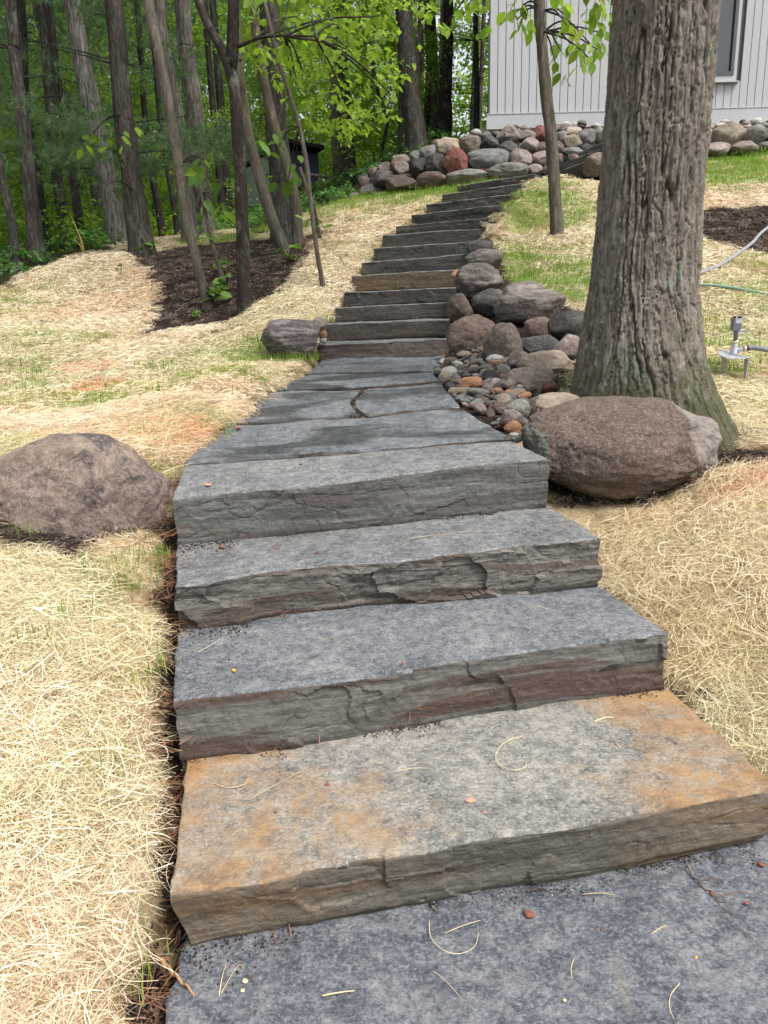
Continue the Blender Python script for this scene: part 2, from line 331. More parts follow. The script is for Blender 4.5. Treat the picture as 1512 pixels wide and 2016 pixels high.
def smooth_z(x, y):
    x = np.asarray(x, float); y = np.asarray(y, float); sh = x.shape; q = np.stack([x.ravel(), y.ravel()], -1); out = np.empty(len(q))
    for i in range(0, len(q), 20000):
        r = np.linalg.norm(q[i:i + 20000, None] - ctl[None, :, :2], axis=2); out[i:i + 20000] = (r * r * np.log(r + 1e-9)) @ _w[:-3] + _w[-3] + q[i:i + 20000] @ _w[-2:]
    return out.reshape(sh)
def seg_in(poly, x, y):               # inside a polygon, and the distance to its edge
    poly = np.asarray(poly)[:, :2]; ins = np.zeros(x.shape, bool); dm = np.full(x.shape, 1e9); n = len(poly)
    for i in range(n):
        ax, ay = poly[i]; bx, by = poly[(i + 1) % n]
        c = ((ay > y) != (by > y)) & (x < (bx - ax) * (y - ay) / (by - ay + 1e-12) + ax); ins ^= c
        t = np.clip(((x - ax) * (bx - ax) + (y - ay) * (by - ay)) / ((bx - ax) ** 2 + (by - ay) ** 2 + 1e-12), 0, 1)
        dm = np.minimum(dm, np.hypot(x - ax - t * (bx - ax), y - ay - t * (by - ay)))
    return ins, np.where(ins, -dm, dm)                 # signed: negative inside
CUT = []                              # footprints of the stones, with a plane for each top
def _plane(a, b, c):
    n = np.cross(b - a, c - a); return lambda x, y: a[2] - (n[0] * (x - a[0]) + n[1] * (y - a[1])) / n[2]
def foot(fl, fr, br, bl): CUT.append((np.array([fl, fr, br, bl]), _plane(fl, fr, bl)))
SL0 = [PZ(330, 2030, 0), np.array([1.9, 0.9, 0]), np.array([1.75, 2.1, 0]), PZ(352, 1850, 0)]; SL0[0][1] -= 0.4
foot(*[SL0[0], SL0[1], SL0[2], SL0[3]])
for fl, fr, bl, br in LOW: foot(fl, fr, br, bl)
_a, _b = PL(886, 714), PL(628, 716); foot(PL(362, 917), PL(1008, 866), _a + (_a - PL(1008, 866)) * .34, _b + (_b - PL(362, 917)) * .3)
for k in range(len(UP) - 1):
    a, b = UP[k]; c, d = UP[k + 1]; foot(a, b, np.array([d[0], d[1], b[2]]), np.array([c[0], c[1], a[2]]))
def ground_z(x, y, micro=True):
    x = np.asarray(x, float); y = np.asarray(y, float); z = smooth_z(x, y)
    if micro:
        p = np.stack([x, y, 0 * x], -1); near = ss(16, 6, y)
        z = z + (0.024 * fbm(p * 2.2, 3, 5) + 0.017 * fbm(p * 6, 2, 9)) * (0.4 + 0.6 * near)
    for poly, pl in CUT:
        lo = poly[:, :2].min(0) - 0.5; hi = poly[:, :2].max(0) + 0.5; k = (x > lo[0]) & (x < hi[0]) & (y > lo[1]) & (y < hi[1])
        if not k.any(): continue
        xs, ys = x[k], y[k]; _, d = seg_in(poly, xs, ys); top = pl(xs, ys) - (0.09 if len(poly) and poly is not CUT[5][0] else 0.035) + ss(0.02, 0.30, d) * 0.5
        z[k] = np.minimum(z[k], top)
    return z
_gx = np.linspace(-26, 26, 521); _gy = np.linspace(-2, 34, 721); _GX, _GY = np.meshgrid(_gx, _gy); _GZ = ground_z(_GX, _GY, False)
def gz(x, y):                         # quick look-up for placing things
    x = np.asarray(x, float); y = np.asarray(y, float); fx = np.clip((x + 26) / 0.1, 0, 519.999); fy = np.clip((y + 2) / 0.05, 0, 719.999); i = fx.astype(int); j = fy.astype(int); a = fx - i; b = fy - j
    return (_GZ[j, i] * (1 - a) + _GZ[j, i + 1] * a) * (1 - b) + (_GZ[j + 1, i] * (1 - a) + _GZ[j + 1, i + 1] * a) * b
def G(u, v, d0=0.9, d1=33.0):         # where a sight line meets the ground
    D = np.geomspace(d0, d1, 3000); r = ray(u, v); q = CO + r * (D / r[1])[:, None]; below = q[:, 2] < gz(q[:, 0], q[:, 1])
    return q[int(np.argmax(below))] if below.any() else q[-1]
def GP(pts): return np.array([G(*p) for p in pts])

MULCH = GP([(246, 512), (285, 545), (302, 575), (303, 610), (288, 645), (258, 672), (330, 655), (400, 645), (440, 658), (455, 640), (490, 615), (545, 590), (575, 560), (600, 512), (630, 470), (664, 458), (640, 455), (590, 470), (500, 470), (420, 482), (340, 488), (290, 500)])
MULCH2 = GP([(1345, 420), (1420, 411), (1512, 404), (1640, 400), (1640, 515), (1512, 512), (1470, 500), (1420, 482), (1360, 455)])
SOIL = [GP([(1082, 1012), (1150, 1006), (1220, 1000), (1300, 985), (1400, 945), (1470, 940), (1520, 935), (1500, 880), (1440, 850), (1300, 800), (1100, 800), (1070, 900)]),
        GP([(280, 1010), (345, 985), (350, 1090), (352, 1180), (335, 1180), (300, 1080), (200, 1085), (60, 1100), (-60, 1100), (-60, 1025), (100, 1020), (200, 1025)]),
        GP([(866, 722), (880, 600), (915, 520), (925, 478), (965, 472), (1000, 500), (1005, 555), (1060, 560), (1115, 600), (1165, 620), (1155, 740), (1120, 800), (1040, 800)]),
        GP([(330, 930), (370, 905), (440, 850), (445, 830), (415, 850), (395, 885), (330, 915)])]
_wu = [690, 760, 830, 900, 1000, 1075, 1180, 1300, 1400, 1512, 1700]; _wv = [392, 380, 372, 366, 352, 345, 320, 312, 312, 302, 300]
def _wd(u): return 12.35 + 1.2 * ss(900, 690, u) + 0.35 * ss(1000, 1300, u)
SOIL.append(np.array([P(u, v, _wd(u) - .08) for u, v in zip(_wu, _wv)] + [P(1700, 250, 14.4), P(960, 258, 14.6), P(820, 300, 15.3), P(690, 380, 14.6)]))
BED = GP([(862, 722), (900, 690), (960, 690), (1000, 715), (1000, 745), (1060, 775), (1060, 800), (1010, 862), (985, 850), (905, 800), (862, 748)])
FOREST = GP([(0, 582), (60, 545), (120, 522), (170, 505), (240, 492), (250, 478), (330, 468), (440, 462), (540, 462), (560, 440)])
_fl = np.vstack([[-40, FOREST[0][1] - 1.0], [FOREST[0][0] - 3, FOREST[0][1] - 0.4], FOREST[:, :2], [P(620, 425, 13)[0], 13.2], [P(690, 390, 14)[0], 14.2], [P(960, 258, 15)[0], 14.9], [P(960, 258, 24)[0], 24], [40, 24], [40, 70], [-40, 70]])
RED = [(15, 822, .14), (40, 868, .16), (105, 808, .08), (80, 862, .12), (245, 852, .11), (360, 868, .09), (110, 838, .07), (170, 770, .07), (165, 730, .07), (1500, 985, .12), (1440, 965, .07)]
RED = [(G(u, v), r) for u, v, r in RED]
GREEN = [(1120, 545, .7, 1.0), (1020, 520, .5, 1.0), (1170, 560, .5, 1.0), (1180, 345, .8, 1.0), (1060, 400, .7, .9), (1450, 320, 1.3, 1.0), (1512, 340, 1.0, 1.0), (1400, 350, .8, .9), (1450, 590, .6, .5), (1420, 660, .6, .6), (1400, 720, .4, .5), (1050, 430, .4, .6), (780, 400, .7, .5), (850, 380, 1.0, .8), (720, 395, .9, .9), (600, 435, .8, .6),
         (80, 690, .8, .35), (20, 670, .6, .4), (300, 740, .5, .45), (390, 750, .35, .55), (150, 730, .5, .4), (330, 850, .3, .7), (320, 930, .2, .6), (180, 800, .4, .5), (60, 800, .3, .55), (20, 905, .2, .8), (500, 700, .5, .7), (430, 735, .4, .5), (620, 640, .2, .8), (400, 860, .2, .4), (100, 1130, .2, .3), (60, 1070, .12, .9), (290, 1080, .14, .9), (200, 1190, .14, .5), (170, 1320, .13, .4), (110, 1500, .1, .3), (15, 1230, .14, .5), (1450, 1370, .2, .35), (1400, 700, .5, .5),
         (1490, 460, .2, .4), (1115, 745, .15, .9), (1512, 560, .8, .4), (450, 470, .6, .8), (350, 740, .8, .3), (1300, 1200, .3, .12), (660, 500, .7, .2), (10, 600, .8, .35)]
GREEN = [(G(u, v), r, s) for u, v, r, s in GREEN]
def masks(x, y):
    p = np.stack([x, y, 0 * x], -1); w = 0.05 * fbm(p * 5, 3, 3) + 0.03 * fbm(p * 17, 2, 4)
    soil = np.zeros(x.shape); mulch = soil.copy(); green = soil.copy(); red = soil.copy()
    for q in (MULCH, MULCH2): mulch = np.maximum(mulch, ss(0.06, -0.06, seg_in(q, x, y)[1] + w))
    for q in SOIL: soil = np.maximum(soil, ss(0.05, -0.05, seg_in(q, x, y)[1] + w * 0.7))
    bed = ss(0.05, -0.05, seg_in(BED, x, y)[1]); soil = np.maximum(soil, bed)
    for i, (poly, pl) in enumerate(CUT[:6]):
        gapw = 0.075 if i < 5 else 0.035
        d = seg_in(poly, x, y)[1] + w * 0.8 - np.where(x < 0, gapw, gapw * 0.8); soil = np.maximum(soil, ss(0.02, -0.02, d))
    for poly, pl in CUT[6:]: soil = np.maximum(soil, ss(0.03, -0.01, seg_in(poly, x, y)[1]))
    forest = ss(0.25, -0.25, seg_in(_fl, x, y)[1] + w * 3)
    for c, r, s in GREEN: green = np.maximum(green, s * ss(r * 1.25, r * 0.2, np.hypot(x - c[0], (y - c[1]) * 0.8) + w * 3))
    for c, r in RED: red = np.maximum(red, ss(r * 1.2, r * 0.2, np.hypot(x - c[0], y - c[1]) + w * 2))
    return dict(soil=soil, mulch=mulch, forest=forest, green=green, red=red)

# ------------------------------------------------------------------ ground sheet
def build_ground():
    rows = np.concatenate([np.geomspace(4.2, 26, 620), np.geomspace(27, 320, 40)]) - 3.6     # distance from a point behind the camera
    t = np.tan(np.linspace(-1.05, 1.05, 620)) ; t = np.sign(t) * np.abs(t) ** 1.25 * 0.75
    Rr, T = np.meshgrid(rows + 3.6, t, indexing='ij'); X = Rr * T; Y = Rr - 3.6
    Z = ground_z(X, np.minimum(Y, 60)); k = masks(X, Y)
    V = np.stack([X, Y, Z], -1).reshape(-1, 3); n, m = X.shape; i = np.arange(n * m).reshape(n, m)
    Fc = np.stack([i[:-1, :-1], i[:-1, 1:], i[1:, 1:], i[1:, :-1]], -1).reshape(-1, 4)
    g = M('ground', 0.95, 0.1)
    soil, mulch, forest, green, red = [g.attr(a) for a in ('soil', 'mulch', 'forest', 'green', 'red')]
    st = g.math('ADD', g.math('MULTIPLY', g.noise(14, 6, None, 0.7), 0.5), g.math('MULTIPLY', g.noise(90, 5, None, 0.75), 0.5))
    straw = g.ramp(st, (0.32, (0.1, 0.07, 0.04)), (0.5, (0.38, 0.29, 0.165)), (0.68, (0.66, 0.54, 0.35)))
    straw = g.mix(g.math('MULTIPLY', green, 0.85), straw, (0.25, 0.37, 0.06))
    straw = g.mix(g.math('MULTIPLY', red, 0.6), straw, (0.6, 0.2, 0.13))
    n2 = g.noise(60, 8, None, 0.8); dirt = g.ramp(n2, (0.3, (0.012, 0.009, 0.007)), (0.55, (0.045, 0.032, 0.023)), (0.75, (0.085, 0.062, 0.046)))
    mu = g.ramp(g.noise(45, 8, None, 0.85), (0.3, (0.018, 0.013, 0.01)), (0.55, (0.062, 0.043, 0.032)), (0.75, (0.13, 0.092, 0.07)))
    fo = g.ramp(g.noise(20, 7, None, 0.8), (0.3, (0.012, 0.016, 0.006)), (0.6, (0.04, 0.045, 0.015)), (0.8, (0.09, 0.06, 0.03)))
    c = g.mix(forest, straw, fo); c = g.mix(mulch, c, mu); c = g.mix(soil, c, dirt); g.col(c)
    g.bump(g.math('ADD', n2, g.noise(150, 4, None, 0.7)), 0.8, 0.02)
    o = obj('ground', V, Fc, g.m, attrs={a: b.ravel() for a, b in k.items()}, base=(0, 0, 0)); tag(o, kind='structure')
    return o
build_ground()

# ------------------------------------------------------------------ stone slabs
def slab(name, front, back, thick, m, label, group, seed=0, nx=120, ny=40, nz=18, amp=0.012, chip=0.02, top=0.004, edge=0.008, lean=0.0, side=0.012, curve=(0, 0)):
    front = spline(front, nx) if len(front) > 2 else np.linspace(front[0], front[1], nx)
    back = spline(back, nx) if len(back) > 2 else np.linspace(back[0], back[1], nx)
    b = np.concatenate([np.linspace(0, 0.12, ny // 3, endpoint=False), np.linspace(0.12, 1, ny - ny // 3)]); c = np.linspace(0, 1, nz) ** 1.15
    a = np.linspace(0, 1, nx)
    A, B, Cc = np.meshgrid(a, b, c, indexing='ij'); I = np.arange(nx)[:, None, None] + 0 * B.astype(int)
    Fp = front[I]; Bp = back[I]; Pt = Fp + (Bp - Fp) * B[..., None]; Pt[..., 2] -= Cc * thick
    e = front[-1] - front[0]; e[2] = 0; wid = np.linalg.norm(e); e /= wid; n = np.array([e[1], -e[0], 0])      # outward front normal
    dep = np.linalg.norm((back[nx // 2] - front[nx // 2])[:2])
    keep = (B == 0) | (B == 1) | (A == 0) | (A == 1) | (Cc == 0)
    idx = -np.ones(A.shape, int); idx[keep] = np.arange(keep.sum())
    p = Pt[keep]; pa, pb, pc = A[keep], B[keep], Cc[keep]; o = np.array([seed * 3.3, seed * 7.1, seed * 1.7])
    s = (p @ e)[:, None]; zc = p[:, 2:3]
    q = np.hstack([s, pb[:, None] * dep, zc]) + o
    hf = np.hstack([s, 0 * s, zc]) + o
    f1, f2, cid = vor(hf * np.array([4.2, 1, 6.5]) + 0.25 * fbm(hf * 9, 2, seed)[:, None], seed)
    ledge = fbm(hf * np.array([2.2, 1, 30]), 3, seed + 3); ledge = ledge + 1.2 * np.floor(4 * fbm(hf * np.array([1.6, 1, 16]), 3, seed + 4)) / 4
    e1, e2, ci2 = vor(hf * np.array([17, 1, 30]) + 0.4 * fbm(hf * 14, 2, seed + 9)[:, None], seed + 2)
    grv = np.abs(vn(hf * np.array([1.1, 1, 17]) + 0.3 * fbm(hf * 6, 2, seed + 31)[:, None], seed + 30)); d = amp * 1.2 * fbm(hf * np.array([1.6, 1, 2.4]), 2, seed + 1) - 0.0035 * ss(.05, .0, grv) + 0.95 * chip * ((cid - 0.55) + 0.5 * f1) * ss(-0.3, 0.35, fbm(hf * 2.5, 2, seed + 8)) + 0.18 * amp * ledge + 0.08 * chip * (ci2 - .5) + 0.0020 * fbm(hf * 38, 3, seed + 5)
    h = pc * thick; g = pb * dep; r = edge * (1 + 0.9 * fbm(hf * np.array([11, 1, 0.01]), 3, seed + 6))
    r = np.clip(r, 0.002, 0.04)
    d = d - lean * h
    d = d - np.where(h < r, r - np.sqrt(np.maximum(r * r - (r - np.minimum(h, r)) ** 2, 0)), 0)
    d = d - 0.014 * ss(0.8, 1.0, pc)
    w = np.clip(1 - g / 0.07, 0, 1) ** 1.5
    p = p + n * (d * w)[:, None]
    p[:, 2] += np.where((g < r) & (pc == 0), -(r - np.sqrt(np.maximum(r * r - (r - np.minimum(g, r)) ** 2, 0))), 0)
    t0 = top * (fbm(q * np.array([4, 4, .01]), 3, seed + 11) + 0.7 * ss(0.0, 0.1, fbm(q * np.array([3.0, 5.0, .01]), 4, seed + 13)) + 0.35 * fbm(q * np.array([22, 30, .01]), 3, seed + 15))
    p[:, 2] += t0 * (1 - pc)
    se = side * (fbm(np.hstack([pb[:, None] * dep * 4, zc * 8, s * 0]) + o, 3, seed + 21)) + 0.3 * side * fbm(np.hstack([pb[:, None] * dep * 22, zc * 22, s * 0]) + o, 2, seed + 22)
    p = p + e * (np.sin(np.pi * pb) * (curve[0] * np.clip(1 - pa * 3, 0, 1) + curve[1] * np.clip(1 - (1 - pa) * 3, 0, 1)))[:, None]
    p = p + e * (se * (np.clip(1 - pa * wid / 0.06, 0, 1) - np.clip(1 - (1 - pa) * wid / 0.06, 0, 1)))[:, None]
    Fc = []
    def q4(i): Fc.append(np.stack([i[:-1, :-1], i[1:, :-1], i[1:, 1:], i[:-1, 1:]], -1).reshape(-1, 4))
    q4(idx[:, :, 0]); q4(idx[:, 0, :][:, ::-1]); q4(idx[:, -1, :]); q4(idx[0, :, :]); q4(idx[-1, :, :][:, ::-1])
    nt_ = (nx - 1) * (ny - 1); o_ = obj(name, p, np.concatenate(Fc), m, attrs=dict(tread=np.where((pc == 0) & (pb >= 0), 1.0, 0.0))); sm_ = np.zeros(len(o_.data.polygons), bool); sm_[:nt_] = True; o_.data.polygons.foreach_set('use_smooth', sm_); return tag(o_, label, 'stone slab' if name == 'paving_slab' else 'stone step', group)
BLUE = ((0.05, 0.056, 0.068), (0.12, 0.127, 0.14), (0.25, 0.25, 0.25))
GREY = ((0.055, 0.059, 0.063), (0.13, 0.134, 0.136), (0.27, 0.265, 0.255))
GS = 'stone steps of the garden stairs'
slab('paving_slab', [SL0[0], SL0[1]], [SL0[3] + np.array([-.0, .45, 0]), SL0[2] + np.array([-.05, .5, 0])], .14, slate('slate_bottom', ((0.04, 0.045, 0.058), (0.09, 0.098, 0.118), (0.22, 0.222, 0.228)), seed=1), 'large blue-grey slab at the foot of the stairs', 'slate paving slabs', 1, 200, 110, 10, top=0.004)
lab = ['orange-stained grey stone step, lowest of the flight', 'wide blue-grey stone step with red-brown bands, second from the bottom', 'thick grey stone step with scalloped broken face, third from the bottom', 'thick green-grey stone step at the edge of the landing']
mats = [slate('slate_rust', ((0.08, 0.082, 0.084), (0.185, 0.18, 0.165), (0.36, 0.335, 0.29)), ((0.055, 0.05, 0.04), (0.12, 0.11, 0.092)), (0.1, 0.06, 0.03), 0.9, 2.0, 0.36, bandy=0.5), slate('slate_two', BLUE, seed=3, bandy=1.1), slate('slate_three', GREY, ((0.06, 0.055, 0.05), (0.15, 0.14, 0.125)), seed=4.4, bandy=0.9), slate('slate_four', GREY, ((0.05, 0.05, 0.047), (0.125, 0.124, 0.115)), (0.075, 0.055, 0.05), seed=5.3, bandy=0.6)]
for k, (fl, fr, bl, br) in enumerate(LOW):
    th = [0.17, 0.22, 0.2, 0.235][k]; ext = 0.14 if k < 3 else 0.0
    d = (bl - fl); d = d / np.linalg.norm(d); d2 = (br - fr); d2 = d2 / np.linalg.norm(d2)
    wob = lambda a, b, s: [a + (b - a) * t + np.array([0, 0.012 * math.sin(s * 9 + t * 7.3), 0]) * (0 < t < 1) for t in (0, .2, .4, .6, .8, 1)]
    slab('stone_step', wob(fl, fr, k), wob(bl + d * ext, br + d2 * ext, 0), th, mats[k], lab[k], GS, 10 + k, 260, 72, 40, amp=[.010, .014, .02, .011][k], chip=[.012, .02, .055, .008][k], top=0.0035, edge=0.009, lean=[0.05, -0.02, 0.1, -0.02][k])
LL = {'d': 'dark blue slate paving slab just behind the wide fourth step', 'l': 'blue-grey paving slab with curved broken end, beside the soil-filled crack', 'r': 'smooth dark paving slab between the crack and the pebbles', 'm': 'long damp slate paving slab beyond the crack', 'u': 'slate paving slab at the foot of the upper flight'}
for i, (k, fr, bk) in enumerate(LANDING):
    slab('paving_slab', [PL(q[0], q[1] - 2.6) for q in fr], [PL(*q) for q in bk], .07, slate('slate_landing_' + str(i), ((0.05, 0.057, 0.064), (0.11, 0.121, 0.132), (0.22, 0.225, 0.225)), seed=6 + i, wet=0.9 if i < 4 else 0.4), LL[k], 'slate paving slabs', 30 + i, 110, 50, 6, amp=0.012, chip=0.006, top=0.005, edge=0.006, side=0.015, curve={'l': (0, -.06), 'r': (-.075, 0)}.get(k, (0, 0)))
DK = ((0.05, 0.05, 0.05), (0.12, 0.12, 0.115), (0.22, 0.22, 0.21))
um = [slate('slate_upper_' + str(i), DK, ((0.022 + .004 * i, 0.022 + .003 * i, 0.021), (0.062 + .006 * i, 0.061 + .003 * i, 0.058)), [(0.05, 0.034, 0.03), (0.06, 0.045, 0.035), (0.045, 0.043, 0.042)][i], seed=15 + i * 1.7, bandy=0.8) for i in range(3)]
um_r = slate('slate_upper_rust', DK, ((0.045, 0.035, 0.025), (0.11, 0.085, 0.055)), (0.11, 0.07, 0.036), seed=22, bandy=0.7)
um_b = slate('slate_upper_brown', DK, ((0.045, 0.038, 0.034), (0.105, 0.09, 0.08)), (0.06, 0.04, 0.035), seed=23, bandy=1.0)
ORD = ['first step of the upper flight, brown-banded, beside a dark boulder', 'second step of the upper flight, smooth dark grey face', 'third step of the upper flight, with a dark round scar', 'fourth step of the upper flight, with a thin brown top layer', 'fifth step of the upper flight, with rusty orange broken face', 'sixth step of the upper flight, plain dark grey', 'seventh step of the upper flight, dark grey beside small ridged rocks', 'eighth step of the upper flight, first with its pale end showing', 'ninth step of the upper flight, in the straw slope', 'tenth step of the upper flight, four below the boulder wall', 'eleventh step of the upper flight, three below the boulder wall', 'twelfth step of the upper flight, two below the boulder wall', 'thirteenth step of the upper flight, touching the boulder wall', 'stair slab curving up behind the slender grey tree, lowest of three', 'stair slab half hidden by the oak trunk, middle of three', 'topmost stair slab by the house, mostly behind the oak']
for k in range(len(UP)):
    a, b = UP[k]; e = b - a; e[2] = 0; e /= np.linalg.norm(e); n = np.array([-e[1], e[0], 0])
    if k == 0: th = 0.17
    else:
        th = float(np.clip(((UP[k][0][2] - UP[k - 1][0][2]) + (UP[k][1][2] - UP[k - 1][1][2])) / 2, 0.1, 0.2)) + 0.012
    m = um_b if k == 0 else um_r if k == 4 else um[k % 3]
    slab('stone_step', [a, a * .5 + b * .5 + n * 0.01 * math.sin(k * 2.3), b], [a + n * .58, b + n * .58], th, m, ORD[k], GS, 50 + k, 70, 16, 14, amp=0.012, chip=0.016, edge=0.008, lean=0.0)

# ------------------------------------------------------------------ boulders
def ico(sub):
    t = (1 + 5 ** .5) / 2
    V = np.array([(-1, t, 0), (1, t, 0), (-1, -t, 0), (1, -t, 0), (0, -1, t), (0, 1, t), (0, -1, -t), (0, 1, -t), (t, 0, -1), (t, 0, 1), (-t, 0, -1), (-t, 0, 1)], float)
    Fc = np.array([(0, 11, 5), (0, 5, 1), (0, 1, 7), (0, 7, 10), (0, 10, 11), (1, 5, 9), (5, 11, 4), (11, 10, 2), (10, 7, 6), (7, 1, 8), (3, 9, 4), (3, 4, 2), (3, 2, 6), (3, 6, 8), (3, 8, 9), (4, 9, 5), (2, 4, 11), (6, 2, 10), (8, 6, 7), (9, 8, 1)])
    V /= np.linalg.norm(V, axis=1)[:, None]
    for _ in range(sub):
        e = np.sort(np.concatenate([Fc[:, [0, 1]], Fc[:, [1, 2]], Fc[:, [2, 0]]]), axis=1); u, inv = np.unique(e, axis=0, return_inverse=True); inv = inv.reshape(3, -1)
        m = V[u].mean(1); m /= np.linalg.norm(m, axis=1)[:, None]; n = len(V); V = np.vstack([V, m]); a, b, c = inv + n
        Fc = np.concatenate([np.stack(q, 1) for q in ((Fc[:, 0], a, c), (Fc[:, 1], b, a), (Fc[:, 2], c, b), (a, b, c))])
    return V, Fc
ICO = {k: ico(k) for k in range(1, 7)}
def rock_shape(sub, seed, cuts=7, blocky=0.0, rough=1.0, sq=1.0):
    rs = np.random.RandomState(seed); V, Fc = ICO[sub]; V = V.copy()
    r = 1 + 0.13 * fbm(V * 1.3 + seed, 3, seed)
    if cuts:
        N = rs.normal(size=(cuts, 3)); N /= np.linalg.norm(N, axis=1)[:, None]; Dd = rs.uniform(0.72, 0.95, cuts) - blocky * 0.12
        q = Dd / np.maximum(V @ N.T, 1e-3); q = np.where(V @ N.T > 0.05, q, 9)
        k = 24.0; allq = np.hstack([q, r[:, None]]); r = -np.log(np.exp(-k * np.minimum(allq, 3)).sum(1)) / k
    r = r + rough * (0.022 * fbm(V * 4 + seed * 2, 4, seed + 1) + 0.008 * fbm(V * 14 + seed, 3, seed + 2))
    V = V * r[:, None]
    if sq != 1: V = np.sign(V) * np.abs(V) ** sq
    lo, hi = V.min(0), V.max(0); return (V - (lo + hi) / 2) / ((hi - lo) / 2), Fc
RM = dict(
    purple=rock('rock_purple_brown', (0.11, 0.084, 0.07), (0.205, 0.168, 0.145), (0.36, 0.32, 0.28), 0.55, 1), brown=rock('rock_brown', (0.098, 0.069, 0.053), (0.185, 0.138, 0.11), (0.33, 0.28, 0.24), 0.4, 2),
    dark=rock('rock_dark', (0.045, 0.042, 0.042), (0.11, 0.105, 0.1), (0.26, 0.25, 0.24), 0.35, 3), grey=rock('rock_grey', (0.13, 0.13, 0.125), (0.24, 0.24, 0.23), (0.42, 0.41, 0.39), 0.4, 4, lichen=0.15),
    pink=rock('rock_pink', (0.19, 0.15, 0.13), (0.32, 0.27, 0.24), (0.45, 0.41, 0.38), 0.45, 5), red=rock('rock_red', (0.13, 0.045, 0.035), (0.25, 0.1, 0.075), (0.38, 0.22, 0.18), 0.4, 6),
    tan=rock('rock_tan', (0.21, 0.17, 0.125), (0.38, 0.325, 0.26), (0.5, 0.45, 0.39), 0.35, 7), olive=rock('rock_olive', (0.135, 0.13, 0.108), (0.26, 0.255, 0.22), (0.42, 0.41, 0.37), 0.4, 8, lichen=0.2),
    band=rock('rock_banded', (0.11, 0.09, 0.08), (0.2, 0.17, 0.15), (0.38, 0.35, 0.32), 0.3, 9, band=0.35), black=rock('rock_black', (0.03, 0.026, 0.024), (0.075, 0.065, 0.06), (0.2, 0.19, 0.18), 0.35, 10), white=rock('rock_pale', (0.36, 0.34, 0.31), (0.55, 0.53, 0.5), (0.66, 0.65, 0.62), 0.4, 11), orange=rock('rock_orange', (0.3, 0.15, 0.08), (0.45, 0.26, 0.15), (0.5, 0.4, 0.3), 0.3, 12))
SQ = [0]; ROCKS = []
def boulder(name, box, D, m, label=None, cat=None, group=None, parent=None, sub=4, seed=None, depth=0.85, blocky=0.0, cuts=7, tilt=0.0, attrs=None, rough=1.0, sq=1.0):
    u0, u1, v0, v1 = box; SQ[0] += 1; seed = seed or 100 + SQ[0] * 3
    c = P((u0 + u1) / 2, (v0 + v1) / 2, D); zc = (c - CO) @ _f
    w, h = (u1 - u0) / F * zc / 2, (v1 - v0) / F * zc / 2
    V, Fc = rock_shape(sub, seed, cuts, blocky, rough, sq)
    if tilt:
        a = math.radians(tilt); V = V @ np.array([[math.cos(a), 0, math.sin(a)], [0, 1, 0], [-math.sin(a), 0, math.cos(a)]]); lo, hi = V.min(0), V.max(0); V = (V - (lo + hi) / 2) / ((hi - lo) / 2)
    d = depth * (w * h) ** .5; V = V * np.array([w, d, h])
    ROCKS.append((c[0], c[1], w * .9, c[2] + h))
    at = attrs(V) if attrs else None
    o = obj(name, V + c, Fc, RM[m] if isinstance(m, str) else m, parent, attrs=at, base=None if parent else (c[0], c[1], c[2] - h))
    return tag(o, label, cat, group)

# the two big ones that flank the fourth step
def _west():
    m = M('rock_west', 0.8, 0.25); v = m.co; a = m.noise(3.2, 7, v, 0.65, 0.5); s = m.noise(15, 8, v, 0.78, 0.6); k = m.noise(70, 6, v, 0.78); g = m.noise(170, 3, v, 0.7)
    c = m.ramp(s, (0.34, (0.1, 0.072, 0.06)), (0.5, (0.195, 0.148, 0.12)), (0.64, (0.32, 0.258, 0.218)))
    c = m.mix(m.ramp(a, (0.5, 0.0), (0.62, 0.8)), c, m.ramp(s, (0.35, (0.2, 0.14, 0.09)), (0.6, (0.36, 0.275, 0.2))))
    c = m.mix(m.ramp(m.noise(4.5, 7, m.vec((1, 1, 1), off=(4, 2, 9)), 0.7, 1.0), (0.53, 0.0), (0.62, 0.85)), c, m.ramp(k, (0.4, (0.035, 0.03, 0.032)), (0.7, (0.12, 0.1, 0.1))))
    c = m.mix(m.ramp(m.noise(8, 8, m.vec((1.6, 1, .8), off=(1, 8, 3)), 0.75, 1.4), (0.58, 0.0), (0.66, 0.6)), c, (0.42, 0.36, 0.32)); c = m.mix(m.ramp(k, (0.5, 0.0), (0.67, 0.7)), c, (0.38, 0.315, 0.28)); c = m.mix(m.ramp(m.noise(42, 6, v, 0.8), (0.3, 0.6), (0.43, 0.0)), c, (0.045, 0.035, 0.033)); c = m.mix(m.ramp(g, (0.57, 0.0), (0.7, 0.5)), c, (0.5, 0.46, 0.42)); m.col(c)
    m.bump(m.math('ADD', m.math('MULTIPLY', s, 1.0), m.math('ADD', k, m.math('MULTIPLY', g, 0.4))), 0.8, 0.015); return m.m
mL = _west()
boulder('boulder', (-14, 345, 850, 1200), 3.3, mL, 'big purple-brown boulder with pale streaks beside the thick fourth step', 'boulder', 'boulders along the stairs', sub=6, seed=7, depth=0.8, cuts=5, blocky=0.1, sq=0.88, rough=1.2)
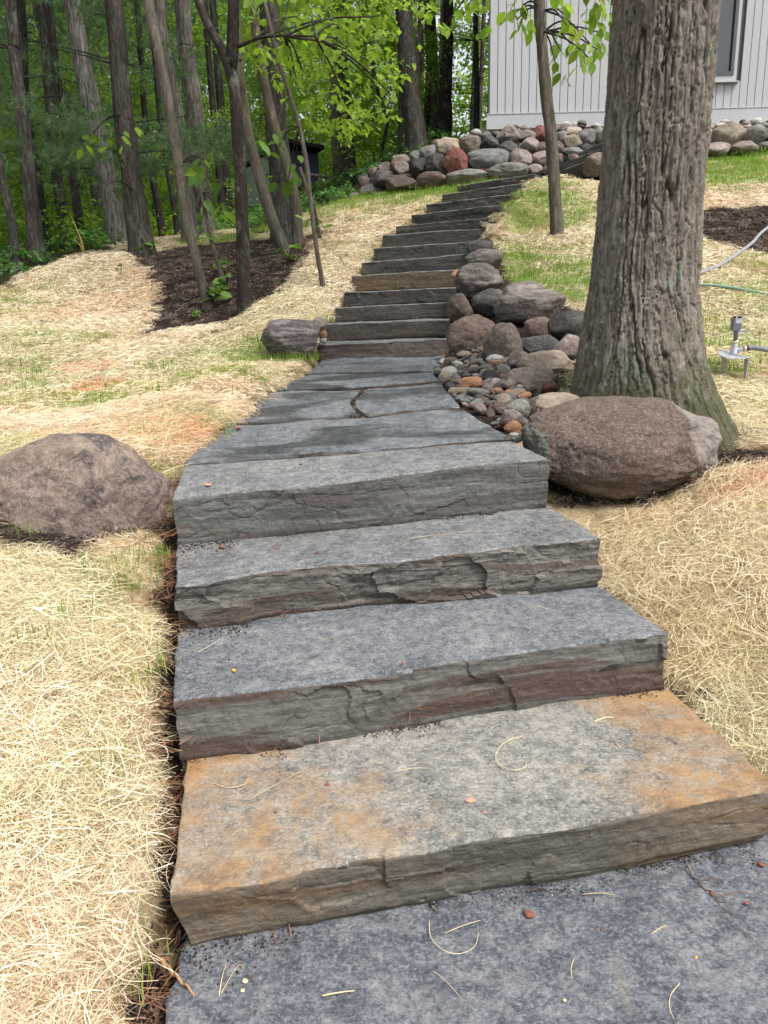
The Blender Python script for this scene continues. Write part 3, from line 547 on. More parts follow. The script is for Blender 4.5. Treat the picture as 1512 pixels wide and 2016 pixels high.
def _east():
    m = M('rock_east', 0.8, 0.3); v = m.co; pale = m.attr('pale'); vein = m.attr('vein')
    a = m.noise(4, 7, v, 0.65, 0.3); k = m.noise(60, 6, v, 0.78); g = m.noise(170, 3, v, 0.7); s = m.noise(22, 8, v, 0.8, 0.4)
    c = m.ramp(m.math('ADD', m.math('MULTIPLY', a, 0.5), m.math('MULTIPLY', s, 0.5)), (0.36, (0.05, 0.034, 0.028)), (0.5, (0.1, 0.07, 0.054)), (0.66, (0.19, 0.142, 0.116)))
    c = m.mix(m.ramp(k, (0.5, 0.0), (0.66, 0.6)), c, (0.31, 0.25, 0.2)); c = m.mix(m.ramp(m.noise(38, 6, v, 0.8), (0.3, 0.7), (0.43, 0.0)), c, (0.04, 0.027, 0.022)); c = m.mix(m.ramp(g, (0.56, 0.0), (0.7, 0.55)), c, (0.52, 0.46, 0.4))
    z = m.sep(m.co)[2]; low = m.ramp(m.math('ADD', m.math('MULTIPLY', z, 1.6), m.noise(5, 4, v, 0.6)), (0.55, 1.0), (0.85, 0.0))
    c = m.mix(m.math('MULTIPLY', low, 0.5), c, m.ramp(k, (0.35, (0.08, 0.05, 0.025)), (0.65, (0.22, 0.15, 0.075))))
    pc = m.ramp(s, (0.3, (0.14, 0.115, 0.1)), (0.6, (0.31, 0.275, 0.245))); c = m.mix(pale, c, m.mix(m.ramp(k, (0.5, 0.0), (0.7, 0.5)), pc, (0.3, 0.24, 0.2)))
    c = m.mix(vein, c, m.ramp(k, (0.3, (0.07, 0.085, 0.07)), (0.7, (0.2, 0.22, 0.18)))); m.col(c)
    m.bump(m.math('ADD', m.math('MULTIPLY', s, 0.9), m.math('ADD', k, m.math('MULTIPLY', g, 0.4))), 0.75, 0.015); return m.m
def _ea(V):
    x = V[:, 0] / np.abs(V[:, 0]).max(); n = 0.05 * fbm(V * 9, 3, 2); q = x + n + 0.12 * V[:, 2]
    return dict(pale=.85 * ss(0.57, 0.62, q), vein=0.85 * ss(-0.86, -0.84, q + 0.4 * V[:, 2] + n) * ss(-0.79, -0.81, q + 0.4 * V[:, 2] + n))
boulder('boulder', (1026, 1403, 783, 990), 3.62, _east(), 'biggest red-brown speckled boulder with a paler end, under the oak', 'boulder', 'boulders along the stairs', sub=6, seed=31, depth=0.95, cuts=5, attrs=_ea, sq=0.82, rough=1.4)
boulder('boulder', (-60, 14, 925, 985), 3.5, 'dark', 'dark boulder cut off by the picture edge, behind the big purple-brown one', 'boulder', 'boulders along the stairs', sub=4)
boulder('boulder', (513, 632, 628, 712), 6.3, RM['dark'] if 0 else rock('rock_veined', (0.07, 0.058, 0.056), (0.15, 0.13, 0.125), (0.4, 0.37, 0.35), 0.5, 23, band=0.25), 'dark veined boulder beside the first step of the upper flight, on the lawn side', 'boulder', 'boulders along the stairs', sub=5, seed=44, depth=1.0, tilt=-12)
for box, m, l in [((613, 645, 624, 652), 'pink', 'pale pinkish stone wedged above two pebbles beside the upper flight'), ((628, 644, 646, 667), 'orange', 'reddish pebble wedged between veined boulder and step'), ((629, 644, 663, 677), 'white', 'whitish pebble lowest in the gap beside the veined boulder')]:
    boulder('pebble', box, 6.45, m, l, 'pebble', sub=3, cuts=4)
GB = 'boulders piled beside the upper flight'
PILE = [((878, 987, 620, 703), 6.25, 'brown', 'large smooth brown boulder low in the pile, against the second step', 5, 0), ((950, 1034, 636, 728), 6.0, 'purple', 'upright reddish-brown boulder next to the smooth brown one', 5, 10), ((878, 932, 578, 645), 6.75, 'brown', 'rough brown block against the third upper step', 4, 0), ((928, 996, 568, 626), 6.85, 'dark', 'dark grey rounded boulder below the ridged one', 4, 0),
        ((972, 1114, 554, 642), 6.6, 'band', 'biggest grey-brown boulder of the pile with a pale band', 5, 15), ((1024, 1098, 624, 690), 6.2, 'brown', 'brown boulder wedged under the biggest one of the pile', 4, -20), ((1078, 1164, 611, 676), 5.9, 'black', 'rough dark brown boulder touching the oak trunk', 4, 0), ((1016, 1104, 660, 716), 5.95, 'dark', 'dark slanting boulder low under the brown ones', 4, -25),
        ((1088, 1150, 658, 714), 5.5, 'pink', 'pinkish boulder with pale streaks beside the oak', 4, 20), ((1016, 1130, 689, 740), 5.35, 'tan', 'flat tan boulder behind the grey-pink one', 4, 0), ((996, 1090, 721, 776), 4.95, 'pink', 'rounded grey-pink boulder at the edge of the pebbles', 5, 0), ((1066, 1102, 752, 776), 4.75, 'red', 'small reddish stone beside the grey-pink boulder', 3, 0),
        ((1040, 1152, 772, 830), 4.25, 'tan', 'long tan boulder behind the biggest red-brown one', 5, 0), ((994, 1045, 785, 828), 4.2, 'olive', 'olive-grey stone at the pebble bed edge', 4, -15), ((894, 994, 519, 590), 7.35, 'band', 'brown ridged boulder against the fifth upper step', 5, -10), ((916, 992, 490, 536), 8.1, 'band', 'flat ridged rock above the brown ridged boulder', 4, 0), ((918, 972, 474, 502), 8.5, 'dark', 'topmost dark rock of the pile, beside the seventh upper step', 4, 0), ((888, 920, 530, 556), 7.6, 'orange', 'small rusty stone at the end of the fifth upper step', 3, 0),
        ((985, 1010, 560, 600), 6.9, 'dark', 'small dark stone behind the banded boulder', 3, 0), ((1000, 1045, 690, 730), 5.75, 'purple', 'brown stone sunk among the pebbles behind the flat tan boulder', 4, 0)]
def low_D(box):
    q = G((box[0] + box[1]) / 2, box[3] - .12 * (box[3] - box[2])); return float(q[1] + .3 * (box[1] - box[0]) / F * q[1])
LOWROW = ('against the second step', 'next to the smooth brown', 'slanting boulder low', 'beside the oak', 'flat tan', 'edge of the pebbles', 'long tan', 'olive-grey stone')
for box, D, m, l, sub, tl in PILE:
    if any(k in l for k in LOWROW): D = min(D, low_D(box))
    boulder('boulder', box, D, m, l, 'boulder', GB, sub=sub, tilt=tl, blocky=0.3)
boulder('boulder', (1146, 1204, 302, 348), 11.2, 'purple', 'lone brown boulder in the grass below the curving steps', 'boulder', sub=4, seed=77)

# boulder wall under the house: one thing, every boulder a part
def z4(b): return (650 + b[0] / 2.52, 650 + b[1] / 2.52, 200 + b[2] / 2.52, 200 + b[3] / 2.52)
def z9(b): return (1340 + b[0] / 6.11, 1340 + b[1] / 6.11, b[2] / 6.11, b[3] / 6.11)
wall = empty('boulder_wall', P(960, 340, 12.9)); tag(wall, 'curved dry wall of mixed boulders below the grey house', 'retaining wall')
WB = [((95, 155, 455, 495), 'pink'), ((150, 278, 412, 482), 'dark'), ((143, 208, 375, 455), 'brown'), ((195, 335, 345, 428), 'dark'), ((138, 190, 362, 418), 'dark'), ((188, 252, 330, 385), 'brown'), ((235, 312, 306, 356), 'pink'), ((305, 392, 268, 318), 'pink'), ((318, 402, 303, 374), 'pink'), ((303, 378, 290, 348), 'brown'), ((278, 442, 370, 455), 'brown'), ((433, 588, 355, 436), 'brown'), ((393, 482, 288, 382), 'black'), ((393, 464, 250, 302), 'grey'), ((443, 545, 220, 302), 'grey'), ((476, 566, 266, 358), 'dark'), ((523, 644, 184, 270), 'tan'), ((503, 564, 190, 238), 'brown'), ((558, 687, 244, 364), 'red'), ((578, 784, 345, 420), 'olive'), ((638, 748, 180, 254), 'tan'), ((742, 834, 175, 248), 'dark'), ((678, 882, 238, 348), 'grey'), ((778, 978, 310, 392), 'olive'), ((826, 930, 202, 275), 'dark'), ((828, 940, 127, 211), 'pink'), ((881, 1000, 244, 334), 'pink'), ((928, 1032, 185, 268), 'pink'), ((930, 1042, 141, 208), 'pink'), ((1008, 1078, 124, 208), 'red'), ((992, 1082, 250, 326), 'pink'), ((973, 1053, 314, 362), 'pink'), ((1023, 1084, 205, 270), 'brown'), ((1105, 1160, 202, 275), 'brown'), ((1100, 1155, 262, 310), 'brown'), ((1114, 1172, 150, 214), 'grey'), ((1138, 1204, 125, 165), 'grey'), ((1161, 1250, 129, 179), 'tan'), ((1145, 1250, 170, 244), 'tan'), ((1228, 1324, 145, 218), 'grey'), ((1150, 1256, 231, 280), 'grey'), ((1243, 1314, 213, 258), 'dark'), ((1298, 1371, 134, 208), 'olive'), ((1358, 1394, 160, 205), 'pink'), ((1075, 1140, 120, 160), 'pink'), ((1060, 1112, 290, 340), 'brown'), ((730, 790, 335, 375), 'red'), ((540, 600, 330, 375), 'dark'), ((330, 400, 360, 400), 'dark'), ((1180, 1260, 262, 310), 'brown'), ((1040, 1110, 325, 372), 'dark'),
      ((720, 760, 160, 195), 'dark'), ((752, 800, 155, 185), 'grey'), ((790, 835, 148, 180), 'dark'), ((700, 735, 172, 200), 'grey'), ((1390, 1470, 130, 205), 'pink'), ((1380, 1480, 200, 270), 'tan'), ((1470, 1560, 125, 200), 'grey'), ((1460, 1580, 195, 262), 'brown')]
WC = [((230, 368, 1545, 1755), 'pink'), ((352, 752, 1518, 1775), 'tan'), ((693, 1022, 1523, 1745), 'olive'), ((245, 597, 1728, 1895), 'pink'), ((590, 942, 1708, 1850), 'pink'), ((925, 1190, 1708, 1805), 'olive'), ((1000, 1120, 1538, 1695), 'pink'), ((408, 558, 1483, 1565), 'white'), ((312, 412, 1503, 1565), 'tan'), ((970, 1080, 1478, 1555), 'olive'), ((690, 740, 1500, 1530), 'grey'), ((720, 810, 1508, 1545), 'pink'), ((800, 850, 1500, 1535), 'white'), ((860, 955, 1497, 1535), 'grey'), ((650, 720, 1540, 1570), 'tan'), ((950, 1030, 1535, 1570), 'grey'), ((1110, 1350, 1500, 1720), 'brown'), ((1180, 1400, 1690, 1800), 'pink'), ((560, 640, 1515, 1560), 'pink'), ((-120, 240, 1560, 1760), 'tan'), ((-100, 250, 1720, 1900), 'pink')]
WB += [((1520 + i * 62, 1595 + i * 62, 205 - 4 * i, 268 - 4 * i), ['pink', 'brown', 'grey', 'tan', 'dark'][i % 5]) for i in range(5)] + [((1500 + i * 68, 1575 + i * 68, 140 - 3 * i, 205 - 3 * i), ['tan', 'grey', 'pink', 'olive', 'brown'][i % 5]) for i in range(5)]
BL = {18: 'dark red boulder in the boulder wall', 22: 'big oval grey boulder, largest in the wall', 23: 'pale greenish flat-topped boulder behind the top step', 12: 'black angular boulder'}
for i, (b, m) in enumerate([(z4(b), m) for b, m in WB] + [(z9(b), m) for b, m in WC]):
    mu_, mv_ = (b[1] - b[0]) * .04, (b[3] - b[2]) * .05; b = (b[0] - mu_, b[1] + mu_, b[2] - mv_, b[3] + mv_); uc, vb = (b[0] + b[1]) / 2, b[3]
    base = _wd(uc); foot_v = np.interp(uc, _wu, _wv)                        # the wall bends away at its low end
    D = base + max(0, foot_v - vb) * 0.0125
    o = boulder('boulder', b, D, m, BL.get(i), parent=wall, sub=4 if (b[1] - b[0]) > 30 else 3, seed=300 + i, depth=1.0, blocky=0.25, cuts=8)
    if i in BL: pass
# pebbles spread along the house wall, on top of the boulder wall
rs = np.random.RandomState(8)

# pebble bed beside the landing: every stone a thing, shapes and shades shared
def pebbles():
    pm = [('grey', 'grey'), ('dark', 'dark slate-coloured'), ('tan', 'tan'), ('pink', 'pinkish'), ('brown', 'brown'), ('olive', 'green-grey'), ('orange', 'orange-brown'), ('white', 'whitish')]
    pr = [.26, .16, .15, .11, .12, .12, .045, .035]; rs = np.random.RandomState(3); shapes = {}
    for k, (m, _) in enumerate(pm):
        for j in range(3):
            V, Fc = rock_shape(3, 900 + k * 7 + j, 3, 0, 0.6); shapes[k, j] = mesh('pebble_shape', V + np.array([0, 0, 0]), Fc, RM[m])
    lo, hi = BED[:, :2].min(0), BED[:, :2].max(0); pts = []
    tries = 0
    while len(pts) < 235 and tries < 40000:
        tries += 1; q = rs.uniform(lo, hi); r = rs.choice([0.022, 0.032, 0.042, 0.055], p=[.3, .38, .22, .1])
        if seg_in(BED, q[:1], q[1:])[1][0] > 0.0: continue
        if any((q[0] - a[0]) ** 2 + (q[1] - a[1]) ** 2 < (0.68 * (r + a[2])) ** 2 for a in pts): continue
        pts.append((q[0], q[1], r))
    pts.sort(key=lambda t: t[1])
    for x, y, r in pts:
        k = rs.choice(len(pm), p=pr); o = link('pebble', shapes[k, rs.randint(3)])
        o.scale = (r * rs.uniform(1, 1.5), r * rs.uniform(0.8, 1.1), r * rs.uniform(0.55, 0.9)); o.rotation_euler = (rs.normal(0, .25), rs.normal(0, .25), rs.uniform(0, 6.28))
        o.location = (x, y, float(gz(x, y)) + r * 0.3 + rs.uniform(0, 0.03)); dl = seg_in(CUT[5][0], np.array([x]), np.array([y]))[1][0]; tag(o, ('tiny ' if r < .025 else 'small ' if r < .036 else 'fist-sized ' if r < .05 else 'large ') + pm[k][1] + ' river stone ' + ('touching the landing slabs' if dl < .09 else 'near the big red-brown boulder' if y < 4.35 else 'below the pile of boulders' if y > 5.05 else 'in the middle of the pebble bed'), 'pebble', 'river stones of the pebble bed')
    for box, D, m, l in [((982, 1031, 805, 843), 4.0, 'purple', 'mauve rounded stone, biggest of the loose pebbles'), ((991, 1028, 827, 857), 3.9, 'orange', 'bright orange stone at the near tip of the pebble bed'), ((1000, 1030, 850, 872), 3.75, 'white', 'whitish pebble beside the green vein of the big boulder'), ((902, 950, 741, 765), 4.9, 'orange', 'long orange-pink stone in the middle of the pebble bed'), ((862, 892, 730, 754), 5.1, 'tan', 'cream stone at the landing edge of the pebble bed'), ((975, 1006, 716, 745), 5.2, 'olive', 'egg-shaped green-grey stone among the pebbles'), ((950, 995, 744, 763), 4.9, 'white', 'flat pale speckled pebble in the bed')]:
        boulder('pebble', box, D, m, l, 'pebble', sub=4, cuts=3)
pebbles()

# ------------------------------------------------------------------ the oak
def oak():
    rowv = [905, 880, 850, 815, 770, 720, 650, 550, 400, 200, 0, -400, -1100]
    left = [1112, 1115, 1118, 1120, 1122, 1136, 1154, 1170, 1185, 1204, 1217, 1240, 1275]
    right = [1482, 1468, 1448, 1428, 1405, 1388, 1376, 1366, 1371, 1387, 1403, 1438, 1480]
    D = 4.45; C = []; Rd = []
    for v, l, r in zip(rowv, left, right): C.append(P((l + r) / 2, v, D)); Rd.append((r - l) / 2 / F * D * np.interp(v, [0, 800], [0.915, 0.965]))
    C = np.array(C); Rd = np.array(Rd); z = np.concatenate([np.linspace(C[0, 2] - 0.15, C[9, 2] + .9, 640), np.linspace(C[9, 2] + 0.95, C[-1, 2], 60)]); nz = len(z); na = 340
    cx = np.interp(z, C[:, 2], C[:, 0]); cy = np.full(nz, D); r = np.interp(z, C[:, 2], Rd)
    z0 = C[4, 2]; th = np.arange(na) * 2 * math.pi / na; TH, Z = np.meshgrid(th, z); R = np.broadcast_to(r[:, None], Z.shape); CX = np.broadcast_to(cx[:, None], Z.shape)
    fl = np.exp(-np.maximum(Z - C[0, 2], 0) / 0.16)
    root = fl * (0.10 * np.cos(5 * TH + 0.7) + 0.09 * np.cos(3 * TH + 2.0) + 0.05 * np.cos(8 * TH + 1.0))
    p = np.stack([np.cos(TH) * .29, np.sin(TH) * .29, Z], -1)
    jag = np.stack([.006 * fbm(p * np.array([40, 40, 14]), 3, 3), .006 * fbm(p * np.array([40, 40, 14]), 3, 4), .014 * fbm(p * np.array([30, 30, 12]), 2, 8)], -1)
    tw = np.stack([0.011 * fbm(p * 3.2, 3, 1), 0.011 * fbm(p * 3.2, 3, 2), 0 * Z], -1) + .75 * jag
    f1, f2, cid, dz = vor((p + tw) * np.array([31, 31, 2.7]), 5, True); g1, g2, c2 = vor((p + tw) * np.array([52, 52, 11]), 9)
    q1 = ss(.0, .13, np.abs(vn((p + tw) * np.array([28, 28, 1.25]), 5))); q2 = ss(0, .1, np.abs(vn((p + tw) * np.array([33, 33, 2.4]) + 4, 6)))
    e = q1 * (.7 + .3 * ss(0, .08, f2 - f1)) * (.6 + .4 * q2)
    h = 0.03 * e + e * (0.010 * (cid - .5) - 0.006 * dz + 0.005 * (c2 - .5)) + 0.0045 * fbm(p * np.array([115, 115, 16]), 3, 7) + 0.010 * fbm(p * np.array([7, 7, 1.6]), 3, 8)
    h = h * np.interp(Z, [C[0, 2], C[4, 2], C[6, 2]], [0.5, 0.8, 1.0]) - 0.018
    rr = R * (1 + root) + h
    V = np.stack([CX + np.cos(TH) * rr, cy[:, None] + np.sin(TH) * rr * np.interp(Z, [C[0, 2], C[5, 2]], [0.75, 1.0]), Z], -1).reshape(-1, 3)
    i = np.arange(nz * na).reshape(nz, na); j = np.roll(i, -1, 1); Fc = np.stack([i[:-1], j[:-1], j[1:], i[1:]], -1).reshape(-1, 4)
    m = M('oak_bark', 0.92, 0.15); hh = m.attr('ridge'); n = m.noise(26, 7, m.vec((1, 1, .35)), 0.75); fi = m.noise(110, 5, m.vec((1, 1, .5)), 0.75)
    c = m.ramp(n, (0.32, (0.085, 0.07, 0.056)), (0.5, (0.165, 0.144, 0.117)), (0.66, (0.28, 0.25, 0.21)))
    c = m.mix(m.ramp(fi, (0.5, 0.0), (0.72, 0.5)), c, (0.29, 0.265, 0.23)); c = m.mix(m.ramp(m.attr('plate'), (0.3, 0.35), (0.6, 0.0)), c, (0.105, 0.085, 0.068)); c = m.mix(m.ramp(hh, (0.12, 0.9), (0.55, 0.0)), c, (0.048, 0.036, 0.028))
    c = m.mix(m.ramp(m.noise(4.5, 7, m.vec((1, 1, .6)), 0.72), (0.57, 0.0), (0.66, 0.6)), c, (0.2, 0.25, 0.2))
    zz = m.sep(m.co)[2]; gm = m.math('SUBTRACT', m.noise(9, 7, None, 0.75), m.math('MULTIPLY', zz, 0.55)); c = m.mix(m.ramp(gm, (0.27, 0.0), (0.47, 0.75)), c, m.ramp(fi, (0.3, (0.025, 0.03, 0.012)), (0.7, (0.08, 0.09, 0.035))))
    m.col(c); m.bump(m.math('ADD', n, fi), 0.7, 0.008)
    t = empty('oak_tree', (cx[0], D, C[3, 2])); tag(t, 'huge oak with deeply furrowed grey bark and mossy foot, beside the landing', 'tree', None)
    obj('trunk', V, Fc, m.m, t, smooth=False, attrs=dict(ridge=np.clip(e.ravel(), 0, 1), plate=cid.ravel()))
    return t, np.array([cx[-1], D, z[-1]]), r[-1], m.m
OAK = oak()

# ------------------------------------------------------------------ house
def house():
    D = 14.5; c = P(963, 258, D); x0 = c[0]; zb = c[2] + 0.02; pxm = (P(1063, 258, D)[0] - x0) / 100
    paint = M('house_paint', 0.65, 0.3); n = paint.noise(3, 6, paint.vec((6, 1, 1)), 0.7); f = paint.noise(40, 5, paint.vec((5, 1, .3)), 0.7)
    cc = paint.ramp(paint.math('ADD', paint.math('MULTIPLY', n, 0.5), paint.math('MULTIPLY', f, 0.5)), (0.3, (0.345, 0.355, 0.365)), (0.6, (0.415, 0.425, 0.435))); cc = paint.mix(paint.math('MULTIPLY', paint.rnd(), 0.25), cc, (0.34, 0.35, 0.36)); paint.col(cc); paint.bump(f, 0.25, 0.004); paint = paint.m
    dk = plain('house_core', (0.09, 0.09, 0.09), 0.9); frame = plain('window_frame_grey', (0.07, 0.075, 0.085), 0.45)
    gl = M('window_glass', 0.02, 0.5); gl.col((0.02, 0.025, 0.025)); gl.b.inputs['IOR'].default_value = 1.75; gl = gl.m
    h = empty('wood_house', (x0, D, zb)); tag(h, 'pale grey house with vertical board siding above the boulder wall', 'house')
    SK = 0.19                                                       # the plan is a little skewed: the end wall runs away from view
    bw = 15.2 * pxm; top = zb + 5.2; bz = zb + 0.235; nb = 74; W_ = nb * bw; dep = 7.0
    b = MB(); b.box((x0 + W_ / 2, D + dep / 2 + 0.02, (zb + .06 + top) / 2), (W_ - 0.02, dep, top - zb - .06)); b.V[-1][:, 0] += SK * (b.V[-1][:, 1] - D); b.out('wall', dk, h)
    b = MB(); b.box((x0 + W_ / 2, D + dep / 2 + 0.06, zb - 0.45), (W_ - 0.1, dep - .1, 1.0)); b.V[-1][:, 0] += SK * (b.V[-1][:, 1] - D); b.out('foundation', plain('foundation', (0.12, 0.12, 0.12), 0.9), h)
    wx1 = P(1441, 149, D)[0]; wx0 = wx1 - 1.05; wz0 = P(1441, 149, D)[2]; wz1 = wz0 + 1.5; full = None
    rs = np.random.RandomState(4)
    for k in range(nb):
        xa = x0 + k * bw; xm = xa + bw / 2
        if wx0 - 0.12 < xm < wx1 + 0.12: segs = [(bz, wz0 - 0.1), (wz1 + 0.1, top)]
        else: segs = [(bz, top)]
        for a, z in segs:
            if len(segs) == 1 and full:
                o = link('siding_board', full, h, (0, 0, 0)); o.location = (xm - x0, 0, 0)
            else:
                q = MB(); q.box((0 if len(segs) == 1 else xm - x0, -0.002 + 0, (a + z) / 2 - zb), (bw - 0.011, 0.03, z - a)); me = mesh('siding_board', np.concatenate(q.V), q.F, paint, False)
                o = link('siding_board', me, h, (0, 0, 0))
                if len(segs) == 1: full = me; o.location = (xm - x0, 0, 0)
    nd = int(dep / bw)
    for k in range(nd):                                             # the end wall, seen from the side only
        q = MB(); q.box((x0 + SK * (k + .5) * bw, D + 0.04 + (k + .5) * bw, (bz + top) / 2), (0.03, bw - 0.011, top - bz)); q.out('siding_board', paint, h)
    b = MB(); b.box((x0 + W_ / 2 - 0.02, D - 0.012, zb + 0.115), (W_ + 0.06, 0.05, 0.23)); b.out('baseboard', paint, h)
    b = MB(); b.box((x0 + W_ / 2 - 0.02, D - 0.02, zb + 0.238), (W_ + 0.06, 0.05, 0.016)); b.out('drip_edge', paint, h)
    b = MB(); b.box((x0 + W_ / 2, D + dep / 2, top + 0.1), (W_ + 1.0, dep + 0.9, 0.2)); b.out('roof', dk, h)
    w = empty('window', (0, 0, 0)); w.parent = h; w['_o'] = h['_o']
    fr = MB(); t = 0.055; cx, cz = (wx0 + wx1) / 2, (wz0 + wz1) / 2
    fr.box((wx0 + t / 2, D - .03, cz), (t, .08, wz1 - wz0)).box((wx1 - t / 2, D - .03, cz), (t, .08, wz1 - wz0)).box((cx, D - .03, wz0 + t / 2), (wx1 - wx0 - 2 * t, .08, t)).box((cx, D - .03, wz1 - t / 2), (wx1 - wx0 - 2 * t, .08, t)); fr.out('frame', frame, w)
    b = MB(); b.box((cx, D - .01, cz), (wx1 - wx0 - 2 * t, .02, wz1 - wz0 - 2 * t)); b.out('pane', gl, w)
    b = MB(); b.box((wx1 + 0.03, D - .03, cz), (.06, .03, wz1 - wz0 + .2)); b.out('trim', paint, w)
    b = MB(); b.box((wx0 - 0.045, D - .035, cz), (.09, .04, wz1 - wz0 + .2)); b.out('trim', paint, w)
    b = MB(); b.box((cx, D - .035, wz0 - 0.05), (wx1 - wx0 - .004, .04, .1)); b.out('trim', paint, w)
    b = MB(); b.box((cx, D - .045, wz0 - 0.108), (wx1 - wx0 + .2, .09, .016)); b.out('sill', paint, w)
    # downpipe lying along the wall base
    a = P(1494, 238, D - 0.5); q = MB(); q.box((a[0] + 0.6, D - .12, a[2]), (1.2, 0.09, 0.07)); o = q.out('downspout', plain('downspout_grey', (0.4, 0.41, 0.43), 0.5)); tag(o, 'grey downspout end with a black opening lying along the house base', 'downspout')
    q = MB(); q.box((a[0] - 0.02, D - .12, a[2]), (0.05, 0.11, 0.09)); oo = q.out('pipe_mouth', plain('pipe_black', (0.02, 0.02, 0.02), 0.5), o)
    return x0, D, zb
HX, HD, HZ = house()
def strip():                                                        # small stones between house and boulder wall
    rs = np.random.RandomState(12); kinds = ['grey', 'dark', 'pink', 'tan', 'white']; shp = {k: mesh('stone_shape', *rock_shape(2, 70 + i, 3), RM[k]) for i, k in enumerate(kinds)}
    for i in range(70):
        u = rs.uniform(935, 1230) if i < 52 else rs.uniform(1385, 1512); D = rs.uniform(13.85, 14.35); x = P(u, 255, D)[0]; r = rs.uniform(0.035, 0.1); k = kinds[rs.randint(5)]
        o = link('pebble', shp[k]); o.scale = (r * 1.3, r, r * .75); o.rotation_euler = (0, 0, rs.uniform(0, 6)); o.location = (x, D, max(float(gz(x, D)), HZ - .25) + rs.uniform(0, .12)); tag(o, {'grey': 'grey', 'dark': 'dark', 'pink': 'pinkish', 'tan': 'tan', 'white': 'pale'}[k] + (' round stone' if r < .07 else ' larger round stone') + ' in the strip along the house base, ' + ('beyond the oak' if i >= 52 else 'by the house corner' if u < 1010 else 'behind the slender grey tree' if u < 1120 else 'close to the curving steps'), 'pebble', 'stones along the house base')
strip()

# ------------------------------------------------------------------ shed among the trees
def shed():
    grey = plain('shed_grey', (0.42, 0.43, 0.45), 0.8); navy = plain('shed_navy', (0.05, 0.062, 0.095), 0.7); blk = plain('shed_dark', (0.01, 0.01, 0.01), 0.9); wood = plain('shed_wood', (0.16, 0.12, 0.09), 0.8)
    A = P(478, 330, 20.0)[:2]; B = P(546, 330, 18.3)[:2]; C = P(628, 330, 19.2)[:2]; Dd = A + C - B; zf = P(546, 425, 18.3)[2]; zl = P(478, 338, 20)[2]; zh = P(546, 292, 18.3)[2]; zr = P(628, 300, 19.2)[2]
    t = empty('garden_shed', (B[0], B[1], zf)); tag(t, 'small grey and navy shed with a slanted roof among the trees', 'shed')
    def quad(name, pts, m, th=0.06):
        pts = np.array(pts, float); n = np.cross(pts[1] - pts[0], pts[2] - pts[0]); n /= np.linalg.norm(n); V = np.vstack([pts, pts - n * th]); k = len(pts)
        obj(name, V, [tuple(range(k)), tuple(range(2 * k - 1, k - 1, -1))] + [(i, i + k, (i + 1) % k + k, (i + 1) % k) for i in range(k)], m, t, smooth=False)
    q = lambda p, z: (p[0], p[1], z)
    u = (B - A) / 6
    for i in range(6): 
        a, b = A + u * i, A + u * (i + 1) - u * 0.03; f = lambda s: zl + (zh - zl) * s
        quad('wall_board', [q(a, zf), q(b, zf), q(b, f((i + 1) / 6)), q(a, f(i / 6))], grey)
    quad('wall', [q(A, zf), q(B, zf), q(B, zh), q(A, zl)], grey, 0.0 + .02) if 0 else None
    w = C - B; zt = lambda s: zh + (zr - zh) * s * .3
    p = lambda s: B + w * s
    quad('front_wall', [q(p(0), zf), q(p(.25), zf), q(p(.25), zt(.25)), q(p(0), zt(0))], navy); quad('front_wall', [q(p(.72), zf), q(p(1), zf), q(p(1), zt(1)), q(p(.72), zt(.72))], navy); quad('front_wall', [q(p(.25), zh - .75), q(p(.72), zh - .75), q(p(.72), zt(.72)), q(p(.25), zt(.25))], navy)
    nrm = np.array([w[1], -w[0]]) / np.linalg.norm(w); bk = -nrm * 0.5
    quad('doorway', [q(p(.25) + bk * .3, zf), q(p(.72) + bk * .3, zf), q(p(.72) + bk * .3, zh - .75), q(p(.25) + bk * .3, zh - .75)], blk)
    quad('wall', [q(C, zf), q(Dd, zf), q(Dd, zl), q(C, zh)], grey); quad('wall', [q(Dd, zf), q(A, zf), q(A, zl), q(Dd, zl)], grey)
    o1, o2, o3, o4 = A - (B - A) * .06 - w * .05, B + (B - A) * .12 - w * .05, C + (B - A) * .12 + w * .04, Dd - (B - A) * .06 + w * .04
    quad('roof', [q(o1, zl + .02), q(o4, zl + .02), q(o3, zh + .1), q(o2, zh + .1)], blk, .08)
    r = MB(); zq = zf + 0.75
    e1, e2 = B + nrm * .9, C + nrm * .9
    r.tube([q(e1, zq), q(e2, zq)], .035, 6); r.out('rail', wood, t)
    for s in (0, .33, .66, 1):
        r = MB(); g = e1 + (e2 - e1) * s; r.tube([q(g, zf - .6), q(g, zq)], .04, 6); r.out('rail_post', wood, t)
    r = MB(); mid = (e1 + C) / 2; r.box(q((B + C) / 2 + nrm * .45, zf - .04), (np.linalg.norm(w), .9, .06), X=(*(w / np.linalg.norm(w)), 0), Y=(*nrm, 0)); r.out('porch_floor', wood, t)
    for g in (A, B, C, Dd):
        r = MB(); r.tube([q(g, zf - 1.2), q(g, zf)], .07, 6); r.out('post', blk, t)
shed()

